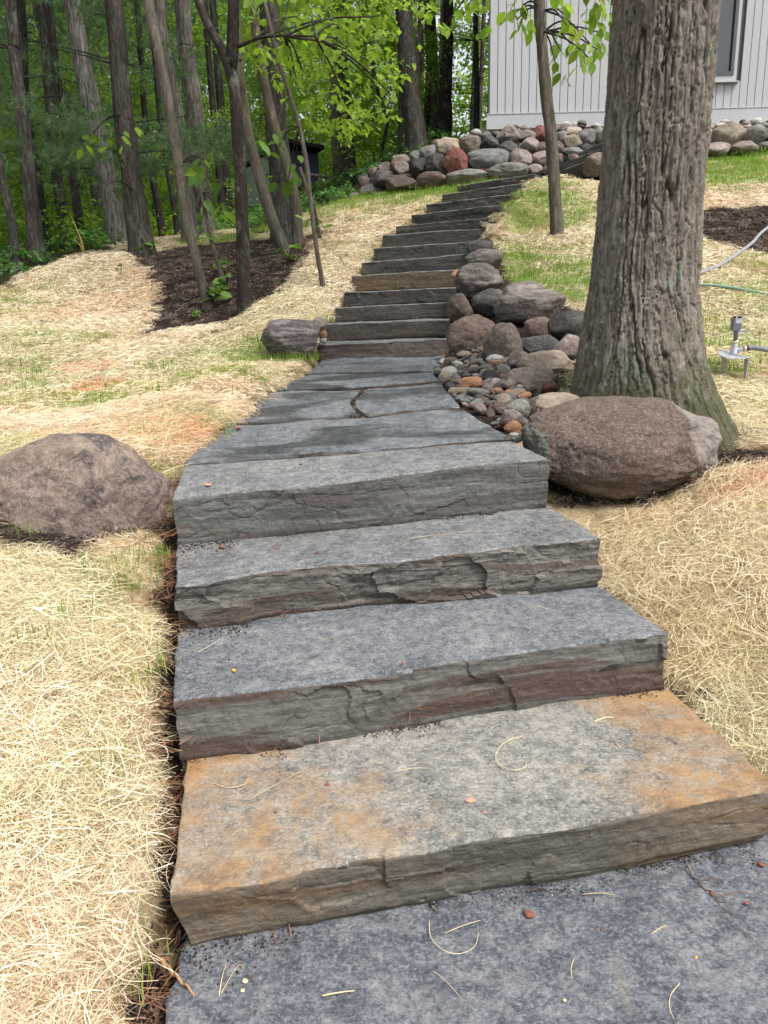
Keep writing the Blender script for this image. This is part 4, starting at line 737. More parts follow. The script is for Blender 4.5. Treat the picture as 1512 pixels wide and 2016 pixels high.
# ------------------------------------------------------------------ sprinkler and hoses
def sprinkler():
    D = 5.36; k = D / F * 1.02; o = P(1447, 735, D); ROCKS.append((o[0], o[1], .1, 0)); o[2] = float(gz(o[0], o[1])); T = lambda u, v, d=0.0: P(u, v, D + d)
    metal = plain('sprinkler_zinc', (0.5, 0.52, 0.56), 0.35, 0.6); dark = plain('sprinkler_dark', (0.02, 0.02, 0.025), 0.4); steel = plain('sprinkler_blue_grey', (0.14, 0.16, 0.2), 0.4, 0.5); brass = plain('brass_ring', (0.6, 0.5, 0.32), 0.35, 0.8)
    t = empty('lawn_sprinkler', o); tag(t, 'metal impact sprinkler on a spiked base standing in the straw', 'sprinkler')
    V = [T(1412, 691, .02), T(1416, 698, -.08), T(1430, 704, -.12), T(1462, 705, -.1), T(1479, 704, -.02), T(1455, 697, .08), T(1428, 688, .1)]
    V = np.array(V); V2 = V - np.array([0, 0, .007]); n = len(V); obj('base_plate', np.vstack([V, V2]), [tuple(range(n)), tuple(range(2 * n - 1, n - 1, -1))] + [(i, i + n, (i + 1) % n + n, (i + 1) % n) for i in range(n)], metal, t, smooth=False)
    for (u, v, u2, w) in ((1427, 703, 1424, .022), (1471, 705, 1466, .02)):
        a, b = T(u, v, -.06), T(u2, v + 36, -.05); q = MB(); q.tube([a, a * .5 + b * .5, b + np.array([0, 0, -.05])], [w, w * .8, .003], 4); q.out('spike', plain('spike_grey', (0.3, 0.29, 0.28), 0.5, 0.4), t)
    q = MB(); q.tube([T(1445, 698), T(1445, 694), T(1446, 680), T(1447, 672)], [.030, .024, .021, .020], 14); q.out('riser', metal, t, True)
    q = MB(); q.tube([T(1447, 674), T(1447, 671)], [.03, .03], 14); q.out('collar', brass, t, True)
    q = MB(); q.tube([T(1448, 671), T(1449, 655), T(1450, 648)], [.013, .015, .02], 12); q.out('nozzle_body', steel, t, True)
    q = MB(); c = T(1450, 646); q.tube([T(1440, 653), T(1468, 649), T(1468, 656), T(1441, 658)], .005, 6); q.out('spring_arm', metal, t, True)
    q = MB(); c = T(1449, 638); q.box(c, (.05, .05, .085)); q.out('head', steel, t)
    q = MB(); c = T(1452, 629); q.box(c, (.042, .052, .05)); q.out('head_cap', metal, t)
    q = MB(); q.tube([T(1453, 626), T(1453, 622)], [.031, .03], 14); q.out('cap', dark, t, True)
    q = MB(); q.tube([T(1450, 691), T(1458, 689, -.01), T(1466, 687, -.02)], [.016, .016, .018], 12); q.out('coupling', metal, t, True)
    q = MB(); q.tube([T(1464, 687.5, -.02), T(1471, 686, -.03)], [.022, .021], 12); q.out('coupling_ring', brass, t, True)
    hose = plain('hose_grey_blue', (0.2, 0.22, 0.26), 0.45); q = MB(); q.tube(spline([T(1470, 686, -.03), T(1485, 685, -.05), T(1512, 689, -.1), T(1560, 700, -.15), T(1620, 720, -.2)], 24), .0165, 12); o2 = q.out('hose', hose, None, True); tag(o2, 'grey hose running out from the sprinkler', 'hose', None)
    q = MB(); q.tube([T(1469.5, 686, -.029), T(1475, 685.5, -.035)], .0195, 12); q.out('hose_end', dark, o2, True)
sprinkler()
def hose(pts, c, label, r=0.016, lift=0.012):
    g = np.array([G(*p) for p in pts]); g = spline(g, 70); g[:, 2] = gz(g[:, 0], g[:, 1]) + r + lift; q = MB(); q.tube(g, r, 8); o = q.out('hose', plain('hose_' + label[:5], c, 0.5), None, True); tag(o, label, 'hose')
hose([(1340, 560), (1375, 549), (1420, 530), (1455, 507), (1480, 488), (1500, 466), (1540, 435)], (0.24, 0.25, 0.27), 'pale grey hose curving over the dark soil behind the oak', 0.017, 0.03)
hose([(1330, 572), (1360, 575), (1400, 577), (1440, 582), (1480, 590), (1512, 597), (1580, 606)], (0.17, 0.26, 0.18), 'green hose lying straight across the straw behind the oak', 0.015, 0.05)
def edging():
    a = G(1378, 1395); q = MB(); q.tube(spline([a + np.array([-.02, .03, .02]), a + np.array([0, 0, .06]), a + np.array([.03, -.02, .05]), a + np.array([.05, -.05, -.02])], 12), [.014] * 12, 8); o = q.out('pipe_end', plain('edging_black', (0.012, 0.012, 0.012), 0.5), None, True); tag(o, 'short black plastic pipe end sticking out of the straw edge', 'pipe')
edging()

# ------------------------------------------------------------------ scatter (uncountable cover only): points of one mesh carry small clumps
def scatter(name, pts, rots, scl, sources, which, attrs, label=None, zaxis=None):
    pts = np.asarray(pts, float); me = bpy.data.meshes.new(name); me.vertices.add(len(pts)); me.vertices.foreach_set('co', pts.astype(np.float32).ravel())
    a = me.attributes.new('rot', 'FLOAT_VECTOR', 'POINT'); a.data.foreach_set('vector', np.asarray(rots, np.float32).ravel())
    a = me.attributes.new('scl', 'FLOAT', 'POINT'); a.data.foreach_set('value', np.asarray(scl, np.float32))
    a = me.attributes.new('which', 'INT', 'POINT'); a.data.foreach_set('value', np.asarray(which, np.int32))
    for k, v in attrs.items(): a = me.attributes.new(k, 'FLOAT', 'POINT'); a.data.foreach_set('value', np.asarray(v, np.float32))
    o = link(name, me); g = bpy.data.node_groups.new(name + '_nodes', 'GeometryNodeTree')
    g.interface.new_socket('Geometry', in_out='INPUT', socket_type='NodeSocketGeometry'); g.interface.new_socket('Geometry', in_out='OUTPUT', socket_type='NodeSocketGeometry')
    N = g.nodes.new; gi = N('NodeGroupInput'); go = N('NodeGroupOutput'); jn = N('GeometryNodeJoinGeometry')
    mp = N('GeometryNodeMeshToPoints'); g.links.new(gi.outputs[0], mp.inputs[0])
    def attr(nm, t):
        q = N('GeometryNodeInputNamedAttribute'); q.data_type = t; q.inputs['Name'].default_value = nm; return q.outputs['Attribute']
    for k, src in enumerate(sources):
        oi = N('GeometryNodeObjectInfo'); oi.inputs['Object'].default_value = src; oi.inputs['As Instance'].default_value = True
        ip = N('GeometryNodeInstanceOnPoints'); cmp = N('FunctionNodeCompare'); cmp.data_type = 'INT'; cmp.operation = 'EQUAL'
        ii = [s for s in cmp.inputs if s.type == 'INT']; g.links.new(attr('which', 'INT'), ii[0]); ii[1].default_value = k
        g.links.new(mp.outputs[0], ip.inputs['Points']); g.links.new(cmp.outputs[0], ip.inputs['Selection']); g.links.new(oi.outputs['Geometry'], ip.inputs['Instance'])
        er = N('FunctionNodeEulerToRotation'); g.links.new(attr('rot', 'FLOAT_VECTOR'), er.inputs[0]); g.links.new(er.outputs[0], ip.inputs['Rotation']); g.links.new(attr('scl', 'FLOAT'), ip.inputs['Scale'])
        g.links.new(ip.outputs[0], jn.inputs[0])
    g.links.new(jn.outputs[0], go.inputs[0]); md = o.modifiers.new('scatter', 'NODES'); md.node_group = g; tag(o, label, kind='stuff'); return o
def src(name, V, Fc, m, attrs=None): return bpy.data.objects.new(name, mesh(name, V, Fc, m, True, attrs))

# straw: curled wood-fibre strands
def strands(n, rad, seed, lmin=.07, lmax=.2, w=.00055, hmax=.04, curl=9.0, segs=9):
    rs = np.random.RandomState(seed); a = rs.uniform(0, 6.28, n); r = rad * np.sqrt(rs.uniform(0, 1, n)); L = rs.uniform(lmin, lmax, n)
    pos = np.stack([np.cos(a) * r, np.sin(a) * r], -1); th = rs.normal(0.4, 1.3, n); k = rs.normal(0, curl, n); dk = rs.normal(0, curl * 5, n); z0 = rs.uniform(0.0, hmax, n) ** 1.0; hb = rs.uniform(0, 0.022, n) * (rs.uniform(0, 1, n) > .35); ph = rs.uniform(0, 3, n)
    V = np.zeros((n, segs + 1, 2, 3)); ds = L / segs; p = pos - 0.5 * np.stack([np.cos(th), np.sin(th)], -1) * L[:, None]; tw = rs.uniform(-.8, .8, n); wd = w * rs.uniform(0.5, 1.7, n)
    for s in range(segs + 1):
        t = s / segs; z = z0 + hb * np.sin(math.pi * t) + 0.006 * np.sin(t * 7 + ph); nx, ny = -np.sin(th), np.cos(th)
        ca, sa = np.cos(tw + t * 1.5), np.sin(tw + t * 1.5); off = np.stack([nx * ca, ny * ca, sa], -1) * wd[:, None]; c = np.stack([p[:, 0], p[:, 1], z], -1)
        V[:, s, 0] = c - off; V[:, s, 1] = c + off
        p = p + np.stack([np.cos(th), np.sin(th)], -1) * ds[:, None]; th = th + (k + dk * (t - .5) * L) * ds
    i = np.arange(n * (segs + 1) * 2).reshape(n, segs + 1, 2); Fc = np.stack([i[:, :-1, 0], i[:, :-1, 1], i[:, 1:, 1], i[:, 1:, 0]], -1).reshape(-1, 4)
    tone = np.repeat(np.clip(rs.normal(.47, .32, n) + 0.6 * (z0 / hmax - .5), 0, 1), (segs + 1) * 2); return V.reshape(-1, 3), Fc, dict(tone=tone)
def strawmat():
    m = M('straw', 0.6, 0.25); t = m.attr('tone'); c = m.ramp(t, (0.0, (0.22, 0.135, 0.075)), (0.25, (0.5, 0.36, 0.21)), (0.5, (0.72, 0.59, 0.4)), (0.78, (0.83, 0.72, 0.52)), (1.0, (0.91, 0.85, 0.69)))
    c = m.mix(m.math('MULTIPLY', m.attr('green', True), 0.55), c, m.ramp(t, (0.2, (0.2, 0.26, 0.05)), (0.9, (0.5, 0.56, 0.2)))); c = m.mix(m.math('MULTIPLY', m.attr('red', True), m.ramp(t, (0.2, 0.9), (0.9, 0.55))), c, (0.78, 0.17, 0.1))
    c = m.mix(m.math('MULTIPLY', m.attr('warm', True), 0.42), c, m.mix(1.0, c, (0.97, 0.76, 0.62), 'MULTIPLY')); m.col(c)
    tr = m.n('ShaderNodeBsdfTranslucent'); m.put(tr.inputs['Color'], c); ad = m.n('ShaderNodeMixShader'); ad.inputs[0].default_value = 0.12
    m.t.links.new(m.b.outputs[0], ad.inputs[1]); m.t.links.new(tr.outputs[0], ad.inputs[2]); m.t.links.new(ad.outputs[0], m.out.inputs[0]); return m.m
STM = strawmat()
s_near = [src('straw_clump', *strands(620, .17, 40 + i), STM) if 0 else src('straw_clump', *(lambda r: (r[0], r[1]))(strands(620, .17, 40 + i)), STM, strands(620, .17, 40 + i)[2]) for i in range(5)]
s_loose = [src('straw_tuft', *strands(22, .1, 60 + i, .08, .2, .0006, .05, 10)[:2], STM, strands(22, .1, 60 + i, .08, .2, .0006, .05, 10)[2]) for i in range(3)]
_r = [strands(300, .2, 80 + i, .06, .16, .0012, .03, 10, 6) for i in range(4)]; s_mid = [src('straw_mat', a, b, STM, c) for a, b, c in _r]
_r = [strands(300, .22, 90 + i, .05, .14, .0016, .028, 10, 5) for i in range(4)]; s_far = [src('straw_mat_far', a, b, STM, c) for a, b, c in _r]
def nrm_rot(x, y, yaw):
    e = 0.08; gx_ = (gz(x + e, y) - gz(x - e, y)) / (2 * e); gy_ = (gz(x, y + e) - gz(x, y - e)) / (2 * e)
    out = []
    for a, b, c in zip(gx_, gy_, yaw):
        q = Vector((-a, -b, 1)).normalized(); mt = q.to_track_quat('Z', 'Y').to_matrix() @ Matrix.Rotation(c, 3, 'Z'); out.append(mt.to_euler())
    return np.array([tuple(e) for e in out])
def inview(x, y, z, pad=120):
    d = np.stack([x, y, z], -1) - CO; zc = d @ _f; u = 756 + F * (d @ CR) / zc; v = 1008 - F * (d @ CU) / zc
    return (zc > 0.2) & (u > -pad) & (u < 1512 + pad) & (v > -pad * 3) & (v < 2016 + pad * 2)
def jgrid(x0, x1, y0, y1, s, rs):
    X, Y = np.meshgrid(np.arange(x0, x1, s), np.arange(y0, y1, s)); X = X + rs.uniform(-.5, .5, X.shape) * s; Y = Y + rs.uniform(-.5, .5, X.shape) * s; return X.ravel(), Y.ravel()
WARM = [(G(u, v), r) for u, v, r in ((1280, 1035, .45), (1450, 1010, .5), (240, 1120, .3), (260, 1330, .25), (290, 1450, .2))]
def straw():
    rs = np.random.RandomState(21); P_, R_, S_, W_, A_ = [], [], [], [], {'green': [], 'red': [], 'warm': []}
    base = 0
    for (y0, y1, sp, n, off, rad) in ((0.6, 4.6, .085, 5, 0, .2), (4.2, 8.0, .14, 4, 5, .2), (7.4, 15.5, .17, 4, 9, .2)):
        x, y = jgrid(-9, 9, y0, y1, sp, rs); z = gz(x, y); k = inview(x, y, z, 320 if y0 > 1 else 800); x, y, z = x[k], y[k], z[k]; mk = masks(x, y)
        # keep only what is straw; thin it out where grass or soil shows, keep clear of stones
        bare = np.maximum.reduce([mk['soil'], mk['mulch'], mk['forest']]); hole = ss(0.18, 0.6, fbm(np.stack([x * 4.2, y * 4.2, 0 * x], -1), 3, 77)) * np.where(y < 5, 1.0, .5)
        dc = np.full(x.shape, 9.0)
        for i, (poly, pl) in enumerate(CUT): dc = np.minimum(dc, seg_in(poly, x, y)[1] - (np.where(x < 0, .075, .03) if i < 5 else 0.012 if i == 5 else 0.0))
        for q in (MULCH, MULCH2, BED, *SOIL): dc = np.minimum(dc, seg_in(q, x, y)[1] + .06)
        for rx, ry, rw, rz in ROCKS: dc = np.minimum(dc, np.hypot(x - rx, (y - ry)) - rw)
        s = np.clip((dc + .015) / rad, 0.0, 1.0) * rs.uniform(.85, 1.2, len(x)); k = s > .12
        k &= rs.uniform(0, 1, len(x)) > np.maximum(ss(0.2, 0.7, bare), np.maximum(hole * 0.95, mk['green'] * 0.5)); x, y, z, s = x[k], y[k], z[k], s[k]; mk = {a: b[k] for a, b in mk.items()}
        mound = ground_z(x, y) ; P_.append(np.stack([x, y, mound + 0.002], -1)); R_.append(nrm_rot(x, y, rs.uniform(0, 6.28, len(x)))); S_.append(s); W_.append(off + rs.randint(0, n, len(x)))
        A_['green'].append(np.clip(mk['green'] * 0.9 + np.where(y > 4.5, .4, .25) * np.maximum(0, fbm(np.stack([x * .9, y * .9, 0 * x], -1), 3, 31)), 0, 1)); A_['red'].append(mk['red'] * .8); A_['warm'].append(np.clip(np.maximum(fbm(np.stack([x * 1.6, y * 1.6, 0 * x], -1), 3, 51), sum(.8 * ss(r, r * .2, np.hypot(x - c[0], y - c[1])) for c, r in WARM)), 0, 1))
    # loose curls over the nearest straw and over its edges
    x, y = jgrid(-4, 4, .6, 4.2, .12, rs); z = gz(x, y); k = inview(x, y, z, 200); x, y = x[k], y[k]; mk = masks(x, y); k = (np.maximum.reduce([mk['soil'], mk['mulch'], mk['forest']]) < 0.6) & (rs.uniform(0, 1, len(x)) < .28)
    for rx, ry, rw, rz in ROCKS: k &= np.hypot(x - rx, y - ry) > rw + .05
    for poly, pl in CUT: k &= seg_in(poly, x, y)[1] > .07
    x, y = x[k], y[k]; mk = {a: b[k] for a, b in mk.items()}
    P_.append(np.stack([x, y, ground_z(x, y) + 0.008], -1)); R_.append(nrm_rot(x, y, rs.uniform(0, 6.28, len(x))) + rs.normal(0, .22, (len(x), 3))); S_.append(rs.uniform(.8, 1.3, len(x))); W_.append(13 + rs.randint(0, 3, len(x)))
    A_['green'].append(0 * x); A_['red'].append(mk['red']); A_['warm'].append(rs.uniform(0, .4, len(x)))
    scatter('straw_blanket', np.concatenate(P_), np.concatenate(R_), np.concatenate(S_), s_near + s_mid + s_far + s_loose, np.concatenate(W_), {a: np.concatenate(b) for a, b in A_.items()})
straw()

# grass
def blades(n, rad, seed, h0=.03, h1=.09, w=.0016):
    rs = np.random.RandomState(seed); a = rs.uniform(0, 6.28, n); r = rad * np.sqrt(rs.uniform(0, 1, n)); b = np.stack([np.cos(a) * r, np.sin(a) * r, 0 * a], -1); yaw = rs.uniform(0, 6.28, n); h = rs.uniform(h0, h1, n); ln = np.abs(rs.normal(0, .35, n))
    d = np.stack([np.cos(yaw), np.sin(yaw), 0 * yaw], -1); s = np.stack([-np.sin(yaw), np.cos(yaw), 0 * yaw], -1) * (w * rs.uniform(.7, 1.3, n))[:, None]; V = []
    for t, k in ((0, 1), (.5, .8), (1, .12)):
        c = b + d * (ln * h * t * t)[:, None] + np.array([0, 0, 1]) * (h * t * (1 - .25 * t * ln))[:, None]; V += [c - s * k, c + s * k]
    V = np.stack(V, 1); i = np.arange(n * 6).reshape(n, 6); Fc = np.concatenate([i[:, [0, 1, 3, 2]], i[:, [2, 3, 5, 4]]]); return V.reshape(-1, 3), Fc, dict(tone=np.repeat(rs.uniform(0, 1, n), 6))
GM = leafmat('grass_blade', ((0.0, (0.14, 0.25, 0.035)), (0.5, (0.24, 0.4, 0.055)), (1.0, (0.38, 0.52, 0.11))), 0.5)
_r = [blades(46, .1, 5 + i, .03, .085, .0013) for i in range(3)]; gr_n = [src('grass_tuft', a, b, GM, c) for a, b, c in _r]
_r = [blades(150, .17, 15 + i, .025, .075, .002) for i in range(3)]; gr_f = [src('grass_tuft_far', a, b, GM, c) for a, b, c in _r]
def grass():
    rs = np.random.RandomState(5); P_, R_, S_, W_ = [], [], [], []
    for y0, y1, sp, off, kk in ((.7, 5.2, .08, 0, 1.3), (4.8, 15.5, .13, 3, 1.15)):
        x, y = jgrid(-9, 9, y0, y1, sp, rs); z = gz(x, y); k = inview(x, y, z, 80); x, y = x[k], y[k]; mk = masks(x, y); bare = np.maximum(mk['soil'] * .85, np.maximum(mk['mulch'], mk['forest'] * .2)); cl = ss(-.25, .5, fbm(np.stack([x * 3.2, y * 3.2, 0 * x], -1), 3, 61))
        pr = np.clip(np.maximum(mk['green'] + (.12 * (x < -.4) if y0 < 1 else 0) - .1, 0) * kk * (.35 + .65 * cl) * np.where(mk['green'] > .7, 3.4, 1.4) + 0.02 * cl, 0, 1) * (1 - bare); k = rs.uniform(0, 1, len(x)) < pr; x, y = x[k], y[k]
        P_.append(np.stack([x, y, ground_z(x, y)], -1)); R_.append(np.stack([0 * x, 0 * x, rs.uniform(0, 6.28, len(x))], -1)); S_.append(rs.uniform(.7, 1.3, len(x))); W_.append(off + rs.randint(0, 3, len(x)))
    scatter('grass', np.concatenate(P_), np.concatenate(R_), np.concatenate(S_), gr_n + gr_f, np.concatenate(W_), {})
grass()

# bark chips on the mulch beds, crumbs of soil in the gaps, dry pine needles along the steps
def chips():
    rs = np.random.RandomState(9); mm = M('mulch_chip', .95, .1); mm.col(mm.ramp(mm.attr('shade', True), (0.0, (0.025, 0.018, 0.015)), (0.6, (0.1, 0.074, 0.058)), (1.0, (0.21, 0.16, 0.13)))); sr = []
    for i in range(3):
        V = []; Fc = []
        for j in range(16):
            c = np.array([rs.uniform(-.07, .07), rs.uniform(-.07, .07), rs.uniform(0, .012)]); a = rs.uniform(0, 6.28); l, w, t = rs.uniform(.006, .028), rs.uniform(.003, .008), .003; X = np.array([math.cos(a), math.sin(a), rs.normal(0, .25)]); Y = np.array([-math.sin(a), math.cos(a), rs.normal(0, .25)]); Z = np.cross(X, Y)
            n = len(V); V += [c + X * l * p + Y * w * q + Z * t * r for p in (-1, 1) for q in (-1, 1) for r in (-1, 1)]; Fc += [tuple(n + k for k in f) for f in ((0, 1, 3, 2), (4, 6, 7, 5), (0, 4, 5, 1), (2, 3, 7, 6), (1, 5, 7, 3), (0, 2, 6, 4))]
        sr.append(src('mulch_chips', V, Fc, mm.m))
    x, y = jgrid(-7, 8, .6, 12, .05, rs); k = inview(x, y, gz(x, y), 60); x, y = x[k], y[k]; mk = masks(x, y); k = np.maximum(mk['mulch'], mk['soil'] * .9 * (y < 6)) > .5
    for i, (poly, pl) in enumerate(CUT): k &= seg_in(poly, x, y)[1] > -0.01
    x, y = x[k], y[k]; s = np.where(y > 6, .62, .45) * rs.uniform(.6, 1.3, len(x))
    scatter('bark_mulch', np.stack([x, y, ground_z(x, y)], -1), nrm_rot(x, y, rs.uniform(0, 6.28, len(x))), s, sr, rs.randint(0, 3, len(x)), dict(shade=rs.uniform(0, 1, len(x)) ** 1.5))
chips()
NEED = plain('pine_needle_red', (0.24, 0.11, 0.06), 0.6); NEEDT = plain('pine_needle_tan', (0.5, 0.38, 0.22), 0.6)
def needle_stuff():
    V, Fc, _ = strands(40, .12, 5, .08, .16, .0007, .02, 2.5, 5); s = src('needle_clump', V, Fc, NEED); rs = np.random.RandomState(2)
    x, y = jgrid(-2, 2, .7, 4.2, .07, rs); d = np.full(x.shape, 9.0)
    for poly, pl in CUT[:5]: d = np.minimum(d, np.abs(seg_in(poly, x, y)[1] - .07))
    k = (d < .06) & (x < 0) & (rs.uniform(0, 1, len(x)) < .5); x, y = x[k], y[k]
    scatter('dry_needles', np.stack([x, y, ground_z(x, y) + .004], -1), np.stack([rs.normal(0, .2, len(x)), rs.normal(0, .2, len(x)), rs.uniform(0, 6.28, len(x))], -1), rs.uniform(.7, 1.2, len(x)), [s], 0 * x, {})
needle_stuff()

# ------------------------------------------------------------------ leaves, sprays, crowns
def leaf_arrays(c, d, up, L, Wd):
    """one folded leaf each: base, two sides, tip -> 6 vertices, 4 triangles"""
    d = d / np.linalg.norm(d, axis=1)[:, None]; s = np.cross(d, up); s /= np.linalg.norm(s, axis=1)[:, None] + 1e-9; n = np.cross(s, d); L = L[:, None]; Wd = Wd[:, None]
    V = np.stack([c, c + d * L * .45 + s * Wd + n * L * .06, c + d * L * .45 - s * Wd + n * L * .06, c + d * L * .5, c + d * L - n * L * .12], 1); return V
LF = np.array([(0, 3, 1), (0, 2, 3), (3, 4, 1), (3, 2, 4)])
def spray(n, seed, L=.09, size=.8, droop=.15, flat=.08):
    rs = np.random.RandomState(seed); nb = max(3, n // 9); C, Dd = [], []
    for b in range(nb):
        a = rs.uniform(-1.1, 1.1); ln = size * rs.uniform(.35, 1); k = max(2, n // nb)
        for j in range(k):
            t = (j + .7) / k; p = np.array([math.cos(a) * t * ln, math.sin(a) * t * ln, rs.normal(0, flat) * .5 - droop * t * t * ln]); sd = 1 if j % 2 else -1; aa = a + sd * rs.uniform(.4, 1.2); C.append(p); Dd.append((math.cos(aa), math.sin(aa), rs.normal(-.3, .3)))
    C = np.array(C); Dd = np.array(Dd); n = len(C); up = np.array([0, 0, 1]) + rs.normal(0, .35, (n, 3)); Ls = L * rs.uniform(.65, 1.2, n)
    V = leaf_arrays(C, Dd, up, Ls, Ls * rs.uniform(.28, .36, n)); Fc = (np.arange(n)[:, None, None] * 5 + LF[None]).reshape(-1, 3); return V.reshape(-1, 3), Fc, dict(tone=np.repeat(rs.uniform(0, 1, n), 5))
def pine_spray(n, seed, size=.9, nl=.11, w=.0035):
    rs = np.random.RandomState(seed); V, Fc, T = [], [], []
    for b in range(n):
        a = rs.uniform(-.9, .9); t = rs.uniform(.2, 1); p = np.array([math.cos(a) * t * size, math.sin(a) * t * size * .7, rs.normal(0, .05) - .12 * t * t]); m = 20; d = rs.normal(size=(m, 3)) + np.array([math.cos(a), math.sin(a), .1]) * .9; d /= np.linalg.norm(d, axis=1)[:, None]; l = nl * rs.uniform(.7, 1.15, m); s = np.cross(d, rs.normal(size=(m, 3))); s /= np.linalg.norm(s, axis=1)[:, None]
        q = np.stack([p - s * w, p + s * w, p + d * l[:, None]], 1); i = len(V) * 0; V.append(q.reshape(-1, 3)); T.append(np.full(m * 3, rs.uniform(0, 1)))
    V = np.concatenate(V); return V, np.arange(len(V)).reshape(-1, 3), dict(tone=np.concatenate(T))
def crown(kind, seed, z0, z1, rad, n, L=.1):
    """a crown as one mesh: sprays set around the trunk axis from z0 to z1"""
    rs = np.random.RandomState(seed); VV, FF, TT, k0 = [], [], [], 0
    for i in range(n):
        t = rs.uniform(0, 1); z = z0 + (z1 - z0) * t; r = rad * (rs.uniform(.15, 1) ** .7) * (1.05 - .55 * abs(t - .3)); a = rs.uniform(0, 6.28); V, Fc, A = spray(44, seed * 100 + i % 9, L, .95, .2) if kind == 'leaf' else pine_spray(15, seed * 100 + i % 9)
        y = a + rs.normal(0, .4); cz, sz = math.cos(y), math.sin(y); tl = rs.normal(-.1 if kind == 'leaf' else .0, .25); V = V * rs.uniform(.8, 1.3); ct, st_ = math.cos(tl), math.sin(tl); V = np.stack([V[:, 0] * ct - V[:, 2] * st_, V[:, 1], V[:, 0] * st_ + V[:, 2] * ct], -1); V = np.stack([V[:, 0] * cz - V[:, 1] * sz, V[:, 0] * sz + V[:, 1] * cz, V[:, 2]], -1) + np.array([math.cos(a) * r, math.sin(a) * r, z])
        VV.append(V); FF.append(Fc + k0); TT.append(np.clip(A['tone'] * .6 + rs.uniform(0, .4), 0, 1)); k0 += len(V)
    return np.concatenate(VV), np.concatenate(FF), dict(tone=np.concatenate(TT))
LEAF = leafmat('leaf_green', ((0.0, (0.11, 0.21, 0.035)), (0.5, (0.2, 0.35, 0.055)), (1.0, (0.32, 0.48, 0.085))), 0.55)
LEAFD = leafmat('leaf_deep_green', ((0.0, (0.07, 0.15, 0.035)), (0.5, (0.14, 0.27, 0.055)), (1.0, (0.25, 0.4, 0.09))), 0.5)
LEAFB = leafmat('leaf_bright', ((0.0, (0.15, 0.28, 0.035)), (0.5, (0.23, 0.38, 0.05)), (1.0, (0.36, 0.5, 0.09))), 0.6)
PINE = leafmat('pine_needles', ((0.0, (0.07, 0.14, 0.07)), (0.5, (0.13, 0.23, 0.11)), (1.0, (0.22, 0.33, 0.16))), 0.4)
FERN = leafmat('fern_green', ((0.0, (0.06, 0.15, 0.05)), (0.5, (0.12, 0.26, 0.075)), (1.0, (0.2, 0.36, 0.1))), 0.5)
CROWN = {}
for i in range(3):
    V, Fc, A = crown('leaf', 10 + i, 3.4 + i * .5, 10, 2.4, 46); CROWN['leaf', i] = mesh('leaf_crown', V, Fc, LEAF, True, A)
    V, Fc, A = crown('pine', 30 + i, 2.4 + i * .6, 10, 1.9, 75); CROWN['pine', i] = mesh('pine_crown', V, Fc, PINE, True, A)

BK = dict(pine=bark('bark_pine', (0.035, 0.031, 0.028), (0.165, 0.152, 0.137), 15, 2.4, .3), brown=bark('bark_brown', (0.036, 0.031, 0.027), (0.125, 0.113, 0.098), 18, 2.8, .15), pale=bark('bark_pale', (0.1, 0.086, 0.075), (0.27, 0.245, 0.215), 14, 2.0, .35, lcol=(0.24, 0.27, 0.2)),
          white=bark('bark_furrowed', (0.1, 0.09, 0.08), (0.34, 0.33, 0.31), 20, 2.2, .2, contrast=1.2), smooth=bark('bark_smooth', (0.022, 0.017, 0.015), (0.06, 0.048, 0.04), 9, 4.5, .6, contrast=.2, lcol=(0.13, 0.14, 0.11)), mossy=bark('bark_mossy', (0.07, 0.06, 0.048), (0.21, 0.185, 0.15), 10, 3.0, .5, contrast=.35, lcol=(0.12, 0.125, 0.07)), dark=bark('bark_dark', (0.022, 0.02, 0.018), (0.09, 0.083, 0.075), 16, 2.6, .15))
def trunk_mesh(pts, rad, n=18, k=46, seed=0, rough=.07):
    c = spline(pts, k); c[-1] = pts[-1]; r = np.interp(np.linspace(0, 1, k), np.linspace(0, 1, len(rad)), rad); V, Fc = tube(c, r, n, True); m = len(V); cc = np.repeat(c, n, 0)[:m]; d = V - cc
    q = V * np.array([1, 1, .45]) / max(rad[0] * 1.3, .03); V = cc + d * (1 + rough * fbm(q, 3, seed) + rough * .5 * fbm(q * 3.1, 2, seed + 4))[:, None]; return V, Fc
TN = [0]
